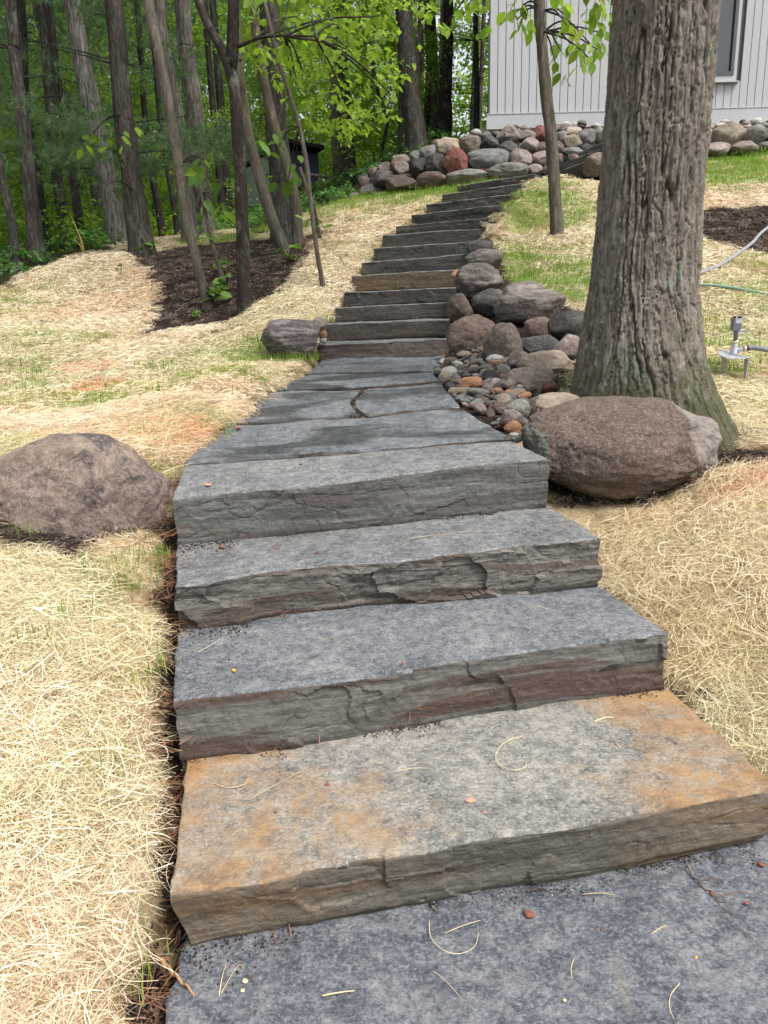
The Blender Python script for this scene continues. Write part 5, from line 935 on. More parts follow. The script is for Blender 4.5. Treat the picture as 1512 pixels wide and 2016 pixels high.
def tree(name, label, pts, D, w0, w1, bk, crown_kind=None, group=None, flare=1.35, top=13.0, branches=0, n=18, cs=1.0, base=None, bpts=None, cut=False):
    TN[0] += 1; s = TN[0]; rs = np.random.RandomState(s)
    u0, v0 = pts[0]; b = G(u0, v0) if D is None else P(u0, v0, D); D = b[1]; b = b.copy() if base is None else np.array(base)
    W = [P(u, v, D) for u, v in pts]; gzz = float(gz(b[0], b[1])); W[0] = np.array([W[0][0], D, min(W[0][2], gzz)])
    d = W[-1] - W[-2]; d /= np.linalg.norm(d); d = d * .6 + np.array([0, 0, .4]); d /= np.linalg.norm(d); hgt = 0
    if not cut: 
        hgt = max(0.5, (gzz + top - W[-1][2]) / max(d[2], .3)); W += [W[-1] + d * hgt * .5, W[-1] + (d * .7 + np.array([0, 0, .3])) * hgt]
    r0, r1 = w0 / F * D / 2, w1 / F * D / 2; Ls = np.concatenate([[0], np.cumsum(np.linalg.norm(np.diff(np.array(W), axis=0), axis=1))]); nv = len(pts) - 1; tv = Ls[nv]
    W = np.array(W); low = W[0] - np.array([0, 0, .18]); cs_ = spline(W, 44); cs_ = np.vstack([low, cs_]); L2 = np.concatenate([[0], np.cumsum(np.linalg.norm(np.diff(cs_, axis=0), axis=1))]) - .18
    r = r0 + (r1 - r0) * np.clip(L2 / tv, 0, 1.0); r = np.where(L2 > tv, r1 * np.clip(1 - (L2 - tv) / (Ls[-1] - tv + 1e-6) * .85, .12, 1), r); r = r * (1 + (flare - 1) * np.exp(-np.maximum(L2, 0) / (3.2 * r0 + .02)))
    t = empty(name, (W[0][0], D, min(gzz, W[0][2]))); tag(t, label, 'tree', group)
    V, Fc = tube(cs_, r, n); m = len(V); cc = np.repeat(cs_, n, 0)[:m]; dd = V - cc; q = V * np.array([1, 1, .4]) / max(r0 * 1.2, .02); V = cc + dd * (1 + .09 * fbm(q, 3, s) + .05 * fbm(q * 3.3, 2, s + 4))[:, None]; obj('trunk', V, Fc, BK[bk], t)
    for bp, bw in (bpts or []):
        q = np.array([P(u, v, D + dd_) for u, v, dd_ in bp]); qq = spline(q, 20); V, Fc = tube(qq, np.linspace(bw[0], bw[1], 20) / F * D / 2, 10); obj('branch', V, Fc, BK[bk], t)
    for j in range(branches):                     # dead side branches, bare and thin
        i = rs.randint(6, 34); a = rs.uniform(0, 6.28); l = rs.uniform(.4, 1.5); p0 = cs_[i]; e = np.array([math.cos(a), math.sin(a), rs.uniform(-.15, .25)]); q = np.array([p0, p0 + e * l * .5 + np.array([0, 0, .03]), p0 + e * l + np.array([0, 0, rs.uniform(-.25, .1)])]); V, Fc = tube(spline(q, 7), np.linspace(.013, .004, 7), 5); obj('branch', V, Fc, BK['dark'], t)
    if crown_kind:
        o = link('crown', CROWN[crown_kind, s % 3], t, (0, 0, 0)); o.rotation_euler = (0, 0, rs.uniform(0, 6.28)); k = cs * rs.uniform(.85, 1.15); o.scale = (k, k, k)
        i = int(np.argmin(np.abs(cs_[:, 2] - (gzz + 6.5)))); o.location = (cs_[i][0] - W[0][0], 0, 0)
    return t
PT = 'pine_tree'; DT = 'tree'
tree(PT, 'pale grey trunk at the forest edge, cut off by the picture edge', [(33, 516), (20, 420), (0, 330), (-25, 200)], 10.6, 17, 13, 'pine', 'pine', top=12)
tree(PT, 'straight grey-brown pine with lichen, second from the open edge of the lawn', [(72, 508), (52, 300), (29, 110), (20, 0)], 11.2, 27, 18, 'pine', 'pine', branches=9)
tree(PT, 'dark pine just behind the straight lichened one', [(92, 496), (68, 320), (48, 180), (40, 0)], 13.0, 19, 15, 'dark', 'pine', branches=4)
tree(PT, 'dark brown pine between the lichened pine and the twin stems', [(135, 500), (110, 330), (96, 180), (84, 0)], 13.5, 21, 16, 'pine', 'pine', branches=6)
tree('tree', 'black slender double-stemmed tree by the dead yellow stalks', [(162, 490), (140, 320), (118, 190), (104, 60)], 12.8, 17, 10, 'dark', None, branches=4, bpts=[([(152, 410, 0), (128, 270, -.1), (110, 170, -.2), (88, 0, -.3)], (9, 6))])
tree(PT, 'brown leaning pine behind the white furrowed trunk', [(208, 455), (165, 280), (95, 100), (70, 0)], 15.0, 19, 14, 'pine', 'pine', branches=5)
tree('tree', 'thick trunk with whitish deeply furrowed bark', [(234, 474), (207, 330), (174, 180), (142, 0)], 12.0, 37, 27, 'white', None, flare=1.25)
tree(PT, 'reddish-brown trunk with split bark at the corner of the mulch bed', [(280, 502), (252, 290), (235, 140), (224, 0)], None, 37, 31, 'brown', 'pine', branches=8, flare=1.45, n=24)
tree('tree', 'thin dark trunk right of the reddish-brown one, in shade', [(322, 466), (300, 340), (285, 220), (270, 0)], 15.5, 13, 9, 'dark', None, branches=2)
tree('tree', 'thin black trunk half behind the pale peeling sapling', [(352, 458), (335, 360), (318, 260), (300, 60)], 15.0, 12, 9, 'dark', None, branches=2)
tree('tree', 'pale grey trunk standing close behind the peeling leaning sapling', [(376, 484), (361, 320), (346, 208), (323, 104), (312, 0)], 11.4, 27, 21, 'pale', None, n=24)
tree('tree', 'pale grey trunk with broken rotten bark and old wood', [(402, 440), (389, 312), (382, 208), (366, 104), (358, 0)], 12.3, 33, 27, 'pale', None, n=24)
tree('sapling', 'peeling pale leaning trunk growing out of the mulch bed', [(410, 606), (384, 500), (366, 430), (340, 250), (303, 60), (292, 0)], None, 17, 18, 'mossy', None, flare=1.3, n=22)
tree('sapling', 'thin crooked sapling beside the peeling leaning trunk', [(440, 556), (415, 470), (398, 390), (384, 320)], None, 9, 5, 'mossy', None, cut=True, n=10)
tree('tree', 'dark smooth forked tree at the near end of the mulch bed', [(482, 618), (478, 480), (472, 330), (462, 180), (452, 120), (460, 0)], None, 25, 20, 'smooth', None, flare=1.15, n=24, bpts=[([(456, 150, 0), (435, 95, .02), (405, 40, .05), (380, -30, .1)], (17, 13)), ([(468, 92, 0), (510, 75, -.1), (560, 70, -.3), (620, 72, -.5)], (7, 3))])
tree('tree', 'thin black tree behind the forked one', [(440, 420), (425, 270), (412, 120), (405, 0)], 16.5, 13, 9, 'dark', None, branches=2)
tree('tree', 'mossy leaning stem of the clump by the shed, bending furthest', [(563, 503), (534, 426), (513, 357), (495, 289), (482, 230), (470, 130), (462, 0)], 9.9, 22, 17, 'mossy', 'leaf', n=24, flare=1.1, cs=.8)
tree('tree', 'thick dark rough trunk in the middle of the clump by the shed', [(562, 490), (554, 400), (551, 323), (545, 250), (538, 130), (528, 0)], 10.9, 44, 31, 'brown', None, n=28)
tree('tree', 'curved mossy stem of the clump, nearest to the stairs', [(590, 505), (584, 430), (577, 375), (562, 315), (540, 250), (520, 160), (504, 60), (498, 0)], 10.25, 21, 15, 'mossy', None, n=24, flare=1.1)
tree('sapling', 'thin pale sapling with a side stem in the straw left of the upper steps', [(637, 570), (622, 480), (612, 400), (600, 300), (578, 210), (545, 110), (520, 0)], None, 9, 7, 'mossy', None, flare=1.15, cut=True, n=12, bpts=[([(630, 468, .2), (620, 420, .1), (612, 390, 0), (590, 330, 0)], (8, 6))])
tree('tree', 'short dark trunk beside the shed rail', [(688, 388), (684, 300), (676, 180), (668, 0)], 17.5, 26, 20, 'dark', 'leaf')
tree('tree', 'large dark straight trunk behind the boulder wall', [(824, 312), (812, 220), (800, 100), (795, 0)], 15.3, 34, 29, 'brown', 'leaf', n=24)
tree('tree', 'grey trunk in the woods behind the boulder wall', [(860, 300), (856, 200), (850, 100), (846, 0)], 21, 24, 20, 'pale', 'leaf')
tree('spruce_tree', 'slim spruce with bare side twigs next to the house corner', [(938, 275), (938, 150), (937, 60), (936, 0)], 17.5, 11, 8, 'brown', 'pine', branches=14, cs=.6)
tree('sapling', 'black bent sapling behind the boulder wall', [(852, 292), (862, 230), (872, 160), (884, 70)], 17.0, 7, 4, 'dark', None, cut=True, n=8)
tree('sapling', 'thin black crooked sapling in front of the far trunks', [(745, 335), (755, 280), (762, 230), (740, 170), (730, 90)], 17.5, 7, 4, 'dark', None, cut=True, n=8)
t = OAK[0]; V, Fc = tube(spline([OAK[1], OAK[1] + np.array([.4, .3, 1.5]), OAK[1] + np.array([1.2, .2, 3.0])], 12), np.linspace(OAK[2], .08, 12), 14); obj('limb', V, Fc, OAK[3], t)
o = link('crown', CROWN['leaf', 0], t, (0.6, 0.2, 3.6)); o.scale = (1.1, 1.1, .9)

def far_trees():
    rs = np.random.RandomState(17); k = 0; us = []
    while k < 36:
        u = rs.uniform(-60, 960); D = rs.uniform(16, 33)
        if 470 < u < 640 and D < 21.5: continue
        if any(abs(u - a) < 11 and abs(D - b) < 6 for a, b in us): continue
        us.append((u, D)); x = P(u, 400, D)[0]; z = float(gz(x, D)); w = rs.choice([7, 9, 12, 16, 20]) * 20 / D * rs.uniform(.8, 1.2); vb = 1008 - F * ((np.array([x, D, z]) - CO) @ CU) / ((np.array([x, D, z]) - CO) @ _f); ln = (u - 756) * 0.115 * (vb / 500) + rs.normal(0, 6)
        pine = u < 420; bk = ['pine', 'dark', 'brown'][rs.randint(3)] if pine else ['dark', 'brown', 'pale', 'smooth'][rs.randint(4)]
        lab = {('pine', 0): 'slim grey pine deep in the woods', ('dark', 0): 'black slim trunk deep in the woods', ('brown', 0): 'brown slim trunk deep in the woods', ('pale', 0): 'pale slim trunk deep in the woods', ('smooth', 0): 'smooth dull trunk deep in the woods'}[bk, 0]
        if len(lab) > 0: lab += next(w for e, w in [(60, ', behind the pale edge trunk'), (110, ', behind the lichened pine'), (170, ', behind the twin stems'), (240, ', behind the white furrowed trunk'), (300, ', behind the reddish-brown trunk'), (370, ', behind the peeling leaning trunk'), (440, ', before the forked tree'), (520, ', behind the forked tree'), (640, ', above the shed'), (730, ', beyond the low wall end'), (800, ', beside the large straight trunk'), (880, ', beyond the large straight trunk'), (2000, ', by the house corner')] if u < e)
        if D > 24: lab = lab.replace('deep in', 'far back in')
        tree('pine_tree' if pine else 'tree', lab, [(u, vb), (u + ln * .5, vb * .5), (u + ln, 0)], D, w, w * .75, bk, 'pine' if pine and rs.uniform() < .35 else ('leaf' if rs.uniform() < .2 else None), 'trees deep in the woods', n=10, cs=rs.uniform(.9, 1.25), flare=1.15, top=15); k += 1
far_trees()

# undergrowth and the far woods: masses of leaf sprays nobody could count
def under():
    rs = np.random.RandomState(33); sp = []
    for i in range(3): V, Fc, A = spray(92, 400 + i, .078, 1.0, .18, .12); sp.append(src('leaf_spray', V, Fc, [LEAF, LEAFD, LEAFB][i], A))
    for i in range(2): V, Fc, A = pine_spray(22, 500 + i, 1.0, .12, .004); sp.append(src('pine_bough', V, Fc, PINE, A))
    P_, R_, S_, W_ = [], [], [], []
    n = 5600; u = rs.uniform(-120, 985, n); D = rs.uniform(12.5, 34, n) ; h = rs.uniform(0, 1, n) ** 1.2 * 9
    for a, d, q in zip(u, D, h):
        if a > 600 and d < 16.2: continue
        if 455 < a < 660 and d < 21.5: continue
        x = P(a, 400, d)[0]
        if x > HX - .6 and d > HD - .8: continue
        if d < 15.5 and q < 2.5 and a > 200: continue
        z = float(gz(x, min(d, 33))) + q; c = fbm(np.array([[x * .45, d * .45, z * .8]]), 2, 5)[0]
        if c < -.12: continue
        pine = rs.uniform() < np.interp(a, [200, 480, 620], [.72, .3, .06]) and q > 1.2
        if pine and d < 11: continue
        P_.append((x, d, z)); R_.append((rs.normal(0, .22), rs.normal(.1, .22), rs.uniform(0, 6.28))); S_.append(rs.uniform(.7, 1.35)); W_.append(3 + rs.randint(2) if pine else rs.choice(3, p=[.4, .15, .45] if a > 420 else [.4, .3, .3]))
    for i in range(2600):                              # bright maple-like layers behind the wall and the shed
        a = rs.uniform(500, 975); d = rs.uniform(17, 27); x = P(a, 400, d)[0]
        if x > HX - .5: continue
        if a < 660 and d < 21.5: continue
        z = float(gz(x, d)) + rs.uniform(.2, 7)
        if fbm(np.array([[x * .7, d * .5, z * 1.1]]), 2, 15)[0] < -.05: continue
        P_.append((x, d, z)); R_.append((rs.normal(0, .2), rs.normal(.05, .2), rs.uniform(0, 6.28))); S_.append(rs.uniform(.6, 1.1)); W_.append([2, 2, 0][rs.randint(3)])
    for i in range(2600):                              # seedlings and saplings between the trunks of the dark side
        a = rs.uniform(-80, 500); d = rs.uniform(13.5, 25); x = P(a, 400, d)[0]; z = float(gz(x, d)) + rs.uniform(.1, 1) ** 1.4 * 3.4
        if a > 255 and d < 15: continue
        if a > 455 and d < 21.5: continue
        if fbm(np.array([[x * .8, d * .6, z * 1.1]]), 2, 45)[0] < -.05: continue
        P_.append((x, d, z)); R_.append((rs.normal(0, .2), rs.normal(.05, .2), rs.uniform(0, 6.28))); S_.append(rs.uniform(.5, .95)); W_.append([0, 2, 2][rs.randint(3)])
    for i in range(700):                               # drooping pine boughs in front of the dark trunks
        a = rs.uniform(-80, 440); d = rs.uniform(10.3, 13.5); q = P(a, rs.uniform(-120, 330), d)
        if fbm(np.array([[q[0] * .8, d * .5, q[2] * 1.2]]), 2, 25)[0] < .18: continue
        P_.append(tuple(q)); R_.append((rs.normal(0, .2), rs.normal(.1, .2), rs.uniform(0, 6.28))); S_.append(rs.uniform(.5, .95)); W_.append(3 + rs.randint(2))
    scatter('undergrowth', P_, R_, S_, sp, W_, {})
    P_, R_, S_, W_ = [], [], [], []
    for i in range(5200):
        a = rs.uniform(-300, 1150); d = rs.uniform(33, 52); x = P(a, 400, d)[0]; z = 3.5 + rs.uniform(0, 1) ** 1.3 * 20
        if fbm(np.array([[x * .22, d * .22, z * .3]]), 2, 8)[0] < -.05 - .25 * (z < 10): continue
        P_.append((x, d, z)); R_.append((rs.normal(0, .4), rs.normal(0, .4), rs.uniform(0, 6.28))); S_.append(rs.uniform(2.2, 3.6)); W_.append(rs.choice(3, p=[.4, .2, .4]))
    scatter('distant_woods', P_, R_, S_, sp[:3], W_, {})
    # low ferns and seedlings at the foot of the trees
    fr = []
    for i in range(3): V, Fc, A = spray(40, 600 + i, .075, .45, .35, .05); fr.append(src('fern', V + np.array([0, 0, .22]), Fc, FERN, A))
    x, y = jgrid(-12, 1.5, 8.2, 24, .3, rs); z = gz(x, y); k = inview(x, y, z, 60); x, y = x[k], y[k]; mk = masks(x, y); k = (mk['forest'] > .5) & (rs.uniform(0, 1, len(x)) < .55) & ~((x > -2) & (y < 13)); x, y = x[k], y[k]
    scatter('ferns', np.stack([x, y, gz(x, y)], -1), np.stack([rs.normal(0, .15, len(x)), rs.normal(0, .15, len(x)), rs.uniform(0, 6.28, len(x))], -1), rs.uniform(.6, 1.25, len(x)), fr, rs.randint(0, 3, len(x)), {})
under()

# ------------------------------------------------------------------ single leaves, small plants
def leaf_mesh(name, m, tone, seed):
    rs = np.random.RandomState(seed); xs = [0, .12, .35, .6, .82, 1]; w = [0.02, .16, .3, .27, .14, .0]; V, Fc = [], []
    for x, k in zip(xs, w): V += [(x, k, .10 * k - .16 * x * x), (x, 0, -.16 * x * x - .02), (x, -k, .10 * k - .16 * x * x + rs.normal(0, .02))]
    for i in range(5): a = i * 3; Fc += [(a, a + 3, a + 4, a + 1), (a + 1, a + 4, a + 5, a + 2)]
    return mesh(name, V, Fc, m, True, dict(tone=np.full(len(V), tone)))
LEAVES = [leaf_mesh('leaf', LEAFB, t, i) for i, t in enumerate((.1, .35, .6, .9))]
LEAVESD = [leaf_mesh('leaf', LEAFD, t, i) for i, t in enumerate((.3, .6, .9))]
def add_leaf(par, pos, d, L, shp, rs):
    o = link('leaf', shp[rs.randint(len(shp))], par); d = Vector(d).normalized(); q = d.to_track_quat('X', 'Z'); o.rotation_mode = 'QUATERNION'
    from mathutils import Quaternion
    o.rotation_quaternion = q @ Quaternion((1, 0, 0), rs.normal(0, .5)); o.location = tuple(np.array(pos) - np.array(par['_o'])); o.scale = (L, L * rs.uniform(.85, 1.15), L)
def leaf_region(par, poly, n, D, Lpx, shp, seed, dd=.4, droop=-.75, twigs=0, src_pt=None, tw=(4, 2)):
    rs = np.random.RandomState(seed); poly = np.array(poly, float); k = 0; lo, hi = poly.min(0), poly.max(0); pts = []
    while k < n:
        u, v = rs.uniform(lo, hi)
        if seg_in(poly, np.array([u]), np.array([v]))[1][0] > 0 or fbm(np.array([[u / 38., v / 30., seed]]), 2, seed)[0] < -.28: continue
        d = D + rs.normal(0, dd); L = Lpx / F * D * rs.uniform(.65, 1.15); a = rs.uniform(0, 6.28); p = P(u, v, d); pts.append(p); add_leaf(par, p, (math.cos(a) * .7, math.sin(a) * .7, droop + rs.normal(0, .3)), L, shp, rs); k += 1
    if twigs and src_pt is not None:
        for i in range(twigs):
            e = pts[rs.randint(len(pts))]; s = np.array(src_pt[i % len(src_pt)]); mid = (s + e) / 2 + np.array([0, 0, .06]); V, Fc = tube(spline([s, mid, e], 10), np.linspace(tw[0], tw[1], 10) / F * D / 2, 5); obj('twig', V, Fc, BK['smooth'], par)
st_ = tree('sapling', 'slender grey tree with fused twin stem in front of the pale house, bright leaves', [(1097, 467), (1092, 380), (1086, 280), (1076, 190), (1067, 90), (1062, 0)], None, 23, 19, 'mossy', None, flare=1.15, n=26, top=7, bpts=[([(1066, 50, -.03), (1067, 100, -.05), (1072, 180, -.05), (1079, 250, -.04), (1086, 310, 0)], (9, 13))])
Ds = st_['_o'][1]
leaf_region(st_, [(1082, -30), (1228, -30), (1212, 60), (1205, 115), (1160, 120), (1110, 70)], 62, Ds, 25, LEAVES, 1, .35, twigs=6, src_pt=[P(1070, 62, Ds), P(1072, 20, Ds)])
leaf_region(st_, [(1140, 85), (1208, 70), (1205, 125), (1160, 175), (1118, 165), (1085, 120), (1083, 85)], 34, Ds, 23, LEAVES, 2, .3, twigs=5, src_pt=[P(1070, 62, Ds)])
leaf_region(st_, [(980, 40), (1020, -20), (1064, -20), (1060, 60), (1000, 72)], 22, Ds, 24, LEAVES, 3, .3, twigs=4, src_pt=[P(1066, 20, Ds)])
def by_label(s): return next(o for o in COL.objects if s in o.get('label', ''))
fk = by_label('dark smooth forked'); Df = fk['_o'][1]
leaf_region(fk, [(470, -20), (640, -20), (800, -20), (790, 60), (740, 110), (700, 140), (590, 150), (500, 120)], 200, Df + .6, 19, LEAVES, 4, .6, -.6, 10, [P(500, 78, Df - .1), P(560, 70, Df - .3), P(620, 72, Df - .5)])
leaf_region(fk, [(560, 130), (740, 110), (790, 170), (760, 210), (700, 270), (640, 260), (590, 200)], 95, Df + .9, 17, LEAVES, 5, .5, -.7, 6, [P(620, 72, Df - .5), P(560, 72, Df - .3)])
def foliage(par, poly, n, D, seed, m):
    rs = np.random.RandomState(seed); poly = np.array(poly, float); C, Dd = [], []
    while len(C) < n:
        u, v = rs.uniform(poly.min(0), poly.max(0))
        if seg_in(poly, np.array([u]), np.array([v]))[1][0] > 0 or fbm(np.array([[u / 45., v / 28., seed]]), 2, seed)[0] < -.1: continue
        C.append(P(u, v, D + rs.uniform(-.2, 2.2))); a = rs.uniform(0, 6.28); Dd.append((math.cos(a), math.sin(a), rs.normal(-.5, .3)))
    L = .105 * rs.uniform(.65, 1.15, n); V = leaf_arrays(np.array(C), np.array(Dd), np.array([0, 0, 1]) + rs.normal(0, .4, (n, 3)), L, L * .31); o = obj('foliage', V.reshape(-1, 3), (np.arange(n)[:, None, None] * 5 + LF[None]).reshape(-1, 3), m, par, attrs=dict(tone=np.repeat(rs.uniform(0, 1, n), 5))); o['kind'] = 'stuff'
foliage(fk, [(460, -40), (860, -40), (850, 60), (800, 150), (790, 240), (700, 290), (600, 260), (540, 170), (470, 110)], 1100, Df + 1.2, 71, LEAFB)
big = by_label('large dark straight trunk'); Db = big['_o'][1]
leaf_region(big, [(862, -20), (968, -20), (965, 50), (930, 75), (870, 60), (830, 20)], 55, 11.0, 17, LEAVES, 6, .6, -.8, 4, [P(960, -40, 11)])
rb = by_label('reddish-brown trunk'); Dr = rb['_o'][1]
leaf_region(rb, [(138, 255), (190, 228), (262, 238), (275, 262), (226, 300), (150, 315)], 17, Dr - .5, 22, LEAVES, 7, .15, -.45, 3, [P(240, 225, Dr - .1)], (3, 1.5))
pl = by_label('peeling pale leaning'); Dp = pl['_o'][1]
leaf_region(pl, [(352, 300), (398, 290), (420, 345), (440, 400), (400, 420), (365, 390)], 15, Dp + .2, 27, LEAVESD, 8, .15, -.7, 4, [P(352, 330, Dp)], (3, 1.5))
cr = by_label('thin crooked sapling'); Dc = cr['_o'][1]
leaf_region(cr, [(388, 395), (440, 370), (470, 430), (440, 470), (390, 460)], 14, Dc, 28, LEAVESD, 9, .2, -.6, 4, [P(395, 380, Dc)], (3, 1.5))
ts = by_label('thin pale sapling with a side stem'); Dt = ts['_o'][1]
leaf_region(ts, [(482, 262), (560, 250), (600, 290), (588, 345), (545, 372), (500, 330)], 22, Dt + .2, 28, LEAVESD, 10, .3, -.5, 4, [P(590, 250, Dt)], (3, 1.5)); leaf_region(ts, [(590, 422), (655, 420), (665, 455), (600, 450)], 8, Dt, 20, LEAVESD, 11, .1, -.1, 2, [P(615, 440, Dt)], (2, 1.2))
def plant(u, v, hpx, n, label, seed, Lpx=20):
    rs = np.random.RandomState(seed); b = G(u, v); D = b[1]; t = empty('seedling', b); tag(t, label, 'seedling'); h = hpx / F * D
    for i in range(3):
        a = rs.uniform(0, 6.28); e = b + np.array([math.cos(a) * h * .35, math.sin(a) * h * .3, h * rs.uniform(.6, 1)]); V, Fc = tube(spline([b - np.array([0, 0, .03]), (b + e) / 2 + np.array([0, 0, h * .1]), e], 7), .004, 5); obj('stem', V, Fc, BK['smooth'], t)
        for j in range(n // 3): f = rs.uniform(.45, 1.05); a2 = rs.uniform(0, 6.28); add_leaf(t, b + (e - b) * f, (math.cos(a2), math.sin(a2), -.15), Lpx / F * D * rs.uniform(.7, 1.15), LEAVESD, rs)
for a in [(424, 606, 42, 15, 'leafy seedling at the foot of the peeling leaning trunk', 1, 24), (448, 575, 34, 12, 'leafy seedling between crooked sapling and forked tree', 2, 22), (296, 506, 36, 12, 'leafy seedling at the foot of the reddish-brown trunk', 3, 20), (566, 520, 40, 12, 'leafy seedling in front of the trunk clump', 4, 22), (378, 630, 26, 6, 'tiny seedling low in the mulch bed', 5, 14), (432, 540, 30, 9, 'small seedling behind the crooked sapling', 6, 20), (990, 470, 8, 6, 'tiny weed in the straw beside the slender grey tree', 7, 14), (238, 545, 22, 3, 'small withered sprout at the mulch edge', 8, 12)]: plant(*a)
def stalks():
    b = G(168, 500); t = empty('dead_stalk', b); tag(t, 'thin dead yellow stalks leaning at the forest edge', 'dead plant'); m = plain('stalk_yellow', (0.42, 0.3, 0.08), 0.7)
    for e in ((140, 425), (150, 448), (146, 470)): V, Fc = tube([b - np.array([0, 0, .05]), P((168 + e[0]) / 2 + 2, (500 + e[1]) / 2, b[1]), P(*e, b[1])], [.011, .008, .003], 5); obj('stalk', V, Fc, m, t)
stalks()

# ------------------------------------------------------------------ small litter on the stones and the lawn
def SP(k, u, v):
    poly, plf = CUT[k]; d = ray(u, v); t0 = 0.2
    for t in np.linspace(.3, 9, 4000):
        q = CO + d * t
        if q[2] <= plf(q[0], q[1]): return q
    return q
TAN = plain('fibre_tan', (0.62, 0.5, 0.3), 0.6); RB = plain('bark_flake_red', (0.2, 0.07, 0.045), 0.8); PK = plain('bark_flake_pink', (0.42, 0.24, 0.18), 0.8); BRN = plain('twig_brown', (0.13, 0.075, 0.045), 0.8); YL = plain('leaf_yellow', (0.5, 0.33, 0.05), 0.6); OR = plain('leaf_orange', (0.5, 0.2, 0.03), 0.6)
def fibre(k, pts, m, label, r=.0011, name='dry_needle', cat='needle', group=None):
    q = np.array([SP(k, *p) for p in pts]); q = spline(q, 16 if len(pts) > 2 else 5); q[:, 2] += .006 + .003 * np.sin(np.linspace(0, 3.1, len(q))); V, Fc = tube(q, np.linspace(r, r * .6, len(q)), 5); o = obj(name, V, Fc, m); return tag(o, label, cat, group)
fibre(0, [(845, 1815), (848, 1850), (872, 1876), (905, 1884), (935, 1868), (942, 1838)], TAN, 'open curl of straw on the bottom slab'); fibre(0, [(877, 1841), (945, 1816)], TAN, 'straight straw across the open curl'); fibre(0, [(635, 1965), (665, 1961), (698, 1955)], TAN, 'short thick straw near the front of the bottom slab', .002)
fibre(0, [(853, 1915), (880, 1940), (909, 1971)], NEEDT, 'slanting needle below the open curl'); fibre(0, [(1130, 1891), (1124, 1912), (1126, 1931)], TAN, 'small upright straw in the middle of the bottom slab'); fibre(0, [(1338, 1940), (1320, 1965), (1318, 1990), (1326, 2010)], TAN, 'bowed straw at the very front of the bottom slab')
fibre(0, [(1282, 1843), (1314, 1825)], TAN, 'tiny straw right of the red bark flake'); fibre(0, [(1454, 1830), (1482, 1856), (1510, 1884)], BRN, 'brown needle below the forked twig'); fibre(0, [(432, 1963), (438, 1930), (446, 1903)], TAN, 'pale straw beside the short stick'); fibre(0, [(436, 1960), (455, 1928), (472, 1905), (482, 1912)], NEEDT, 'bent straw beside the short stick'); fibre(0, [(1145, 1765), (1180, 1764), (1210, 1766)], NEEDT, 'needle lying under the orange step')
fibre(1, [(492, 1578), (540, 1552), (593, 1522)], NEEDT, 'long needle across the orange stain'); fibre(1, [(777, 1523), (810, 1518), (841, 1516)], TAN, 'short pale straw in the middle of the orange-stained step'); fibre(1, [(1030, 1452), (995, 1465), (976, 1490), (984, 1512), (1015, 1522), (1036, 1512), (1033, 1498)], TAN, 'looped straw on the orange-stained step', .0013); fibre(1, [(1202, 1450), (1222, 1478)], TAN, 'straw at the edge of the big rust stain'); fibre(1, [(1230, 1474), (1276, 1487)], BRN, 'dark needle in the big rust stain'); fibre(1, [(420, 1545), (450, 1556), (480, 1550), (488, 1542)], TAN, 'wavy straw near the back corner of the orange-stained step'); fibre(1, [(1170, 1424), (1190, 1418), (1208, 1416)], TAN, 'pale husk sliver near the back of the orange-stained step', .003)
fibre(2, [(585, 1312), (612, 1300), (640, 1286)], BRN, 'dark needle on the second step'); fibre(2, [(390, 1287), (415, 1275), (440, 1258)], TAN, 'straw at the back corner of the second step'); fibre(2, [(1055, 1195), (1078, 1203)], TAN, 'tiny straw at the far end of the second step'); fibre(3, [(800, 1065), (850, 1058), (900, 1054)], NEEDT, 'long needle on the third step'); fibre(3, [(905, 1052), (925, 1048)], TAN, 'tiny straw beside the long needle on the third step')
def flake(k, u, v, spx, m, label, name='bark_flake', cat='bark flake', group=None, sub=2):
    c = SP(k, u, v); r = spx / F * c[1] * .5; V, Fc = rock_shape(sub, int(u + v), 4, .3); a = (u * 7 % 6.28); V = V * np.array([r, r * .75, r * .32]); V = np.stack([V[:, 0] * math.cos(a) - V[:, 1] * math.sin(a), V[:, 0] * math.sin(a) + V[:, 1] * math.cos(a), V[:, 2] + .1 * V[:, 0] ** 2 / r], -1); o = obj(name, V + c + np.array([0, 0, r * .3 + .003]), Fc, m); tag(o, label, cat, group)
flake(0, 1041, 1804, 30, RB, 'reddish bark flake alone in the middle of the bottom slab'); flake(1, 925, 1580, 24, PK, 'pinkish bark flake on the orange-stained step'); flake(1, 645, 1548, 12, RB, 'dark red crumb near the left rust stain'.replace('left ', 'smaller ')); flake(1, 948, 1601, 9, RB, 'red crumb below the pinkish flake'); flake(2, 461, 1323, 13, YL, 'yellow leaf scrap on the second step', 'leaf_scrap', 'leaf'); flake(3, 437, 1079, 13, RB, 'red-brown bud scale near the back corner of the third step'); flake(3, 625, 1090, 10, RB, 'red crumb in the middle of the third step')
flake(0, 483, 1935, 17, TAN, 'pale acorn cap near the short stick', 'acorn_cap', 'acorn cap'); flake(0, 499, 1926, 12, BRN, 'dark bark crumb beside the acorn cap'); flake(0, 1402, 1762, 16, RB, 'red bud scale on the forked twig'); flake(0, 1470, 1781, 14, RB, 'red bud scale past the forked twig'); flake(0, 1500, 1706, 18, RB, 'red bud scale near the corner under the orange step'); flake(0, 1185, 1834, 11, BRN, 'dark crumb right of the reddish bark flake'); flake(0, 1395, 1815, 8, BRN, 'dark crumb under the forked twig'); flake(0, 1370, 1888, 10, YL, 'yellowish bud on the bottom slab'); flake(5, 470, 846, 15, RB, 'curled brown leaf at the edge of the landing', 'dead_leaf', 'leaf'); flake(4, 592, 916, 9, RB, 'red crumb on the fourth step near the joint'); flake(4, 410, 958, 16, PK, 'flat pinkish flake on the fourth step')
rs = np.random.RandomState(44)
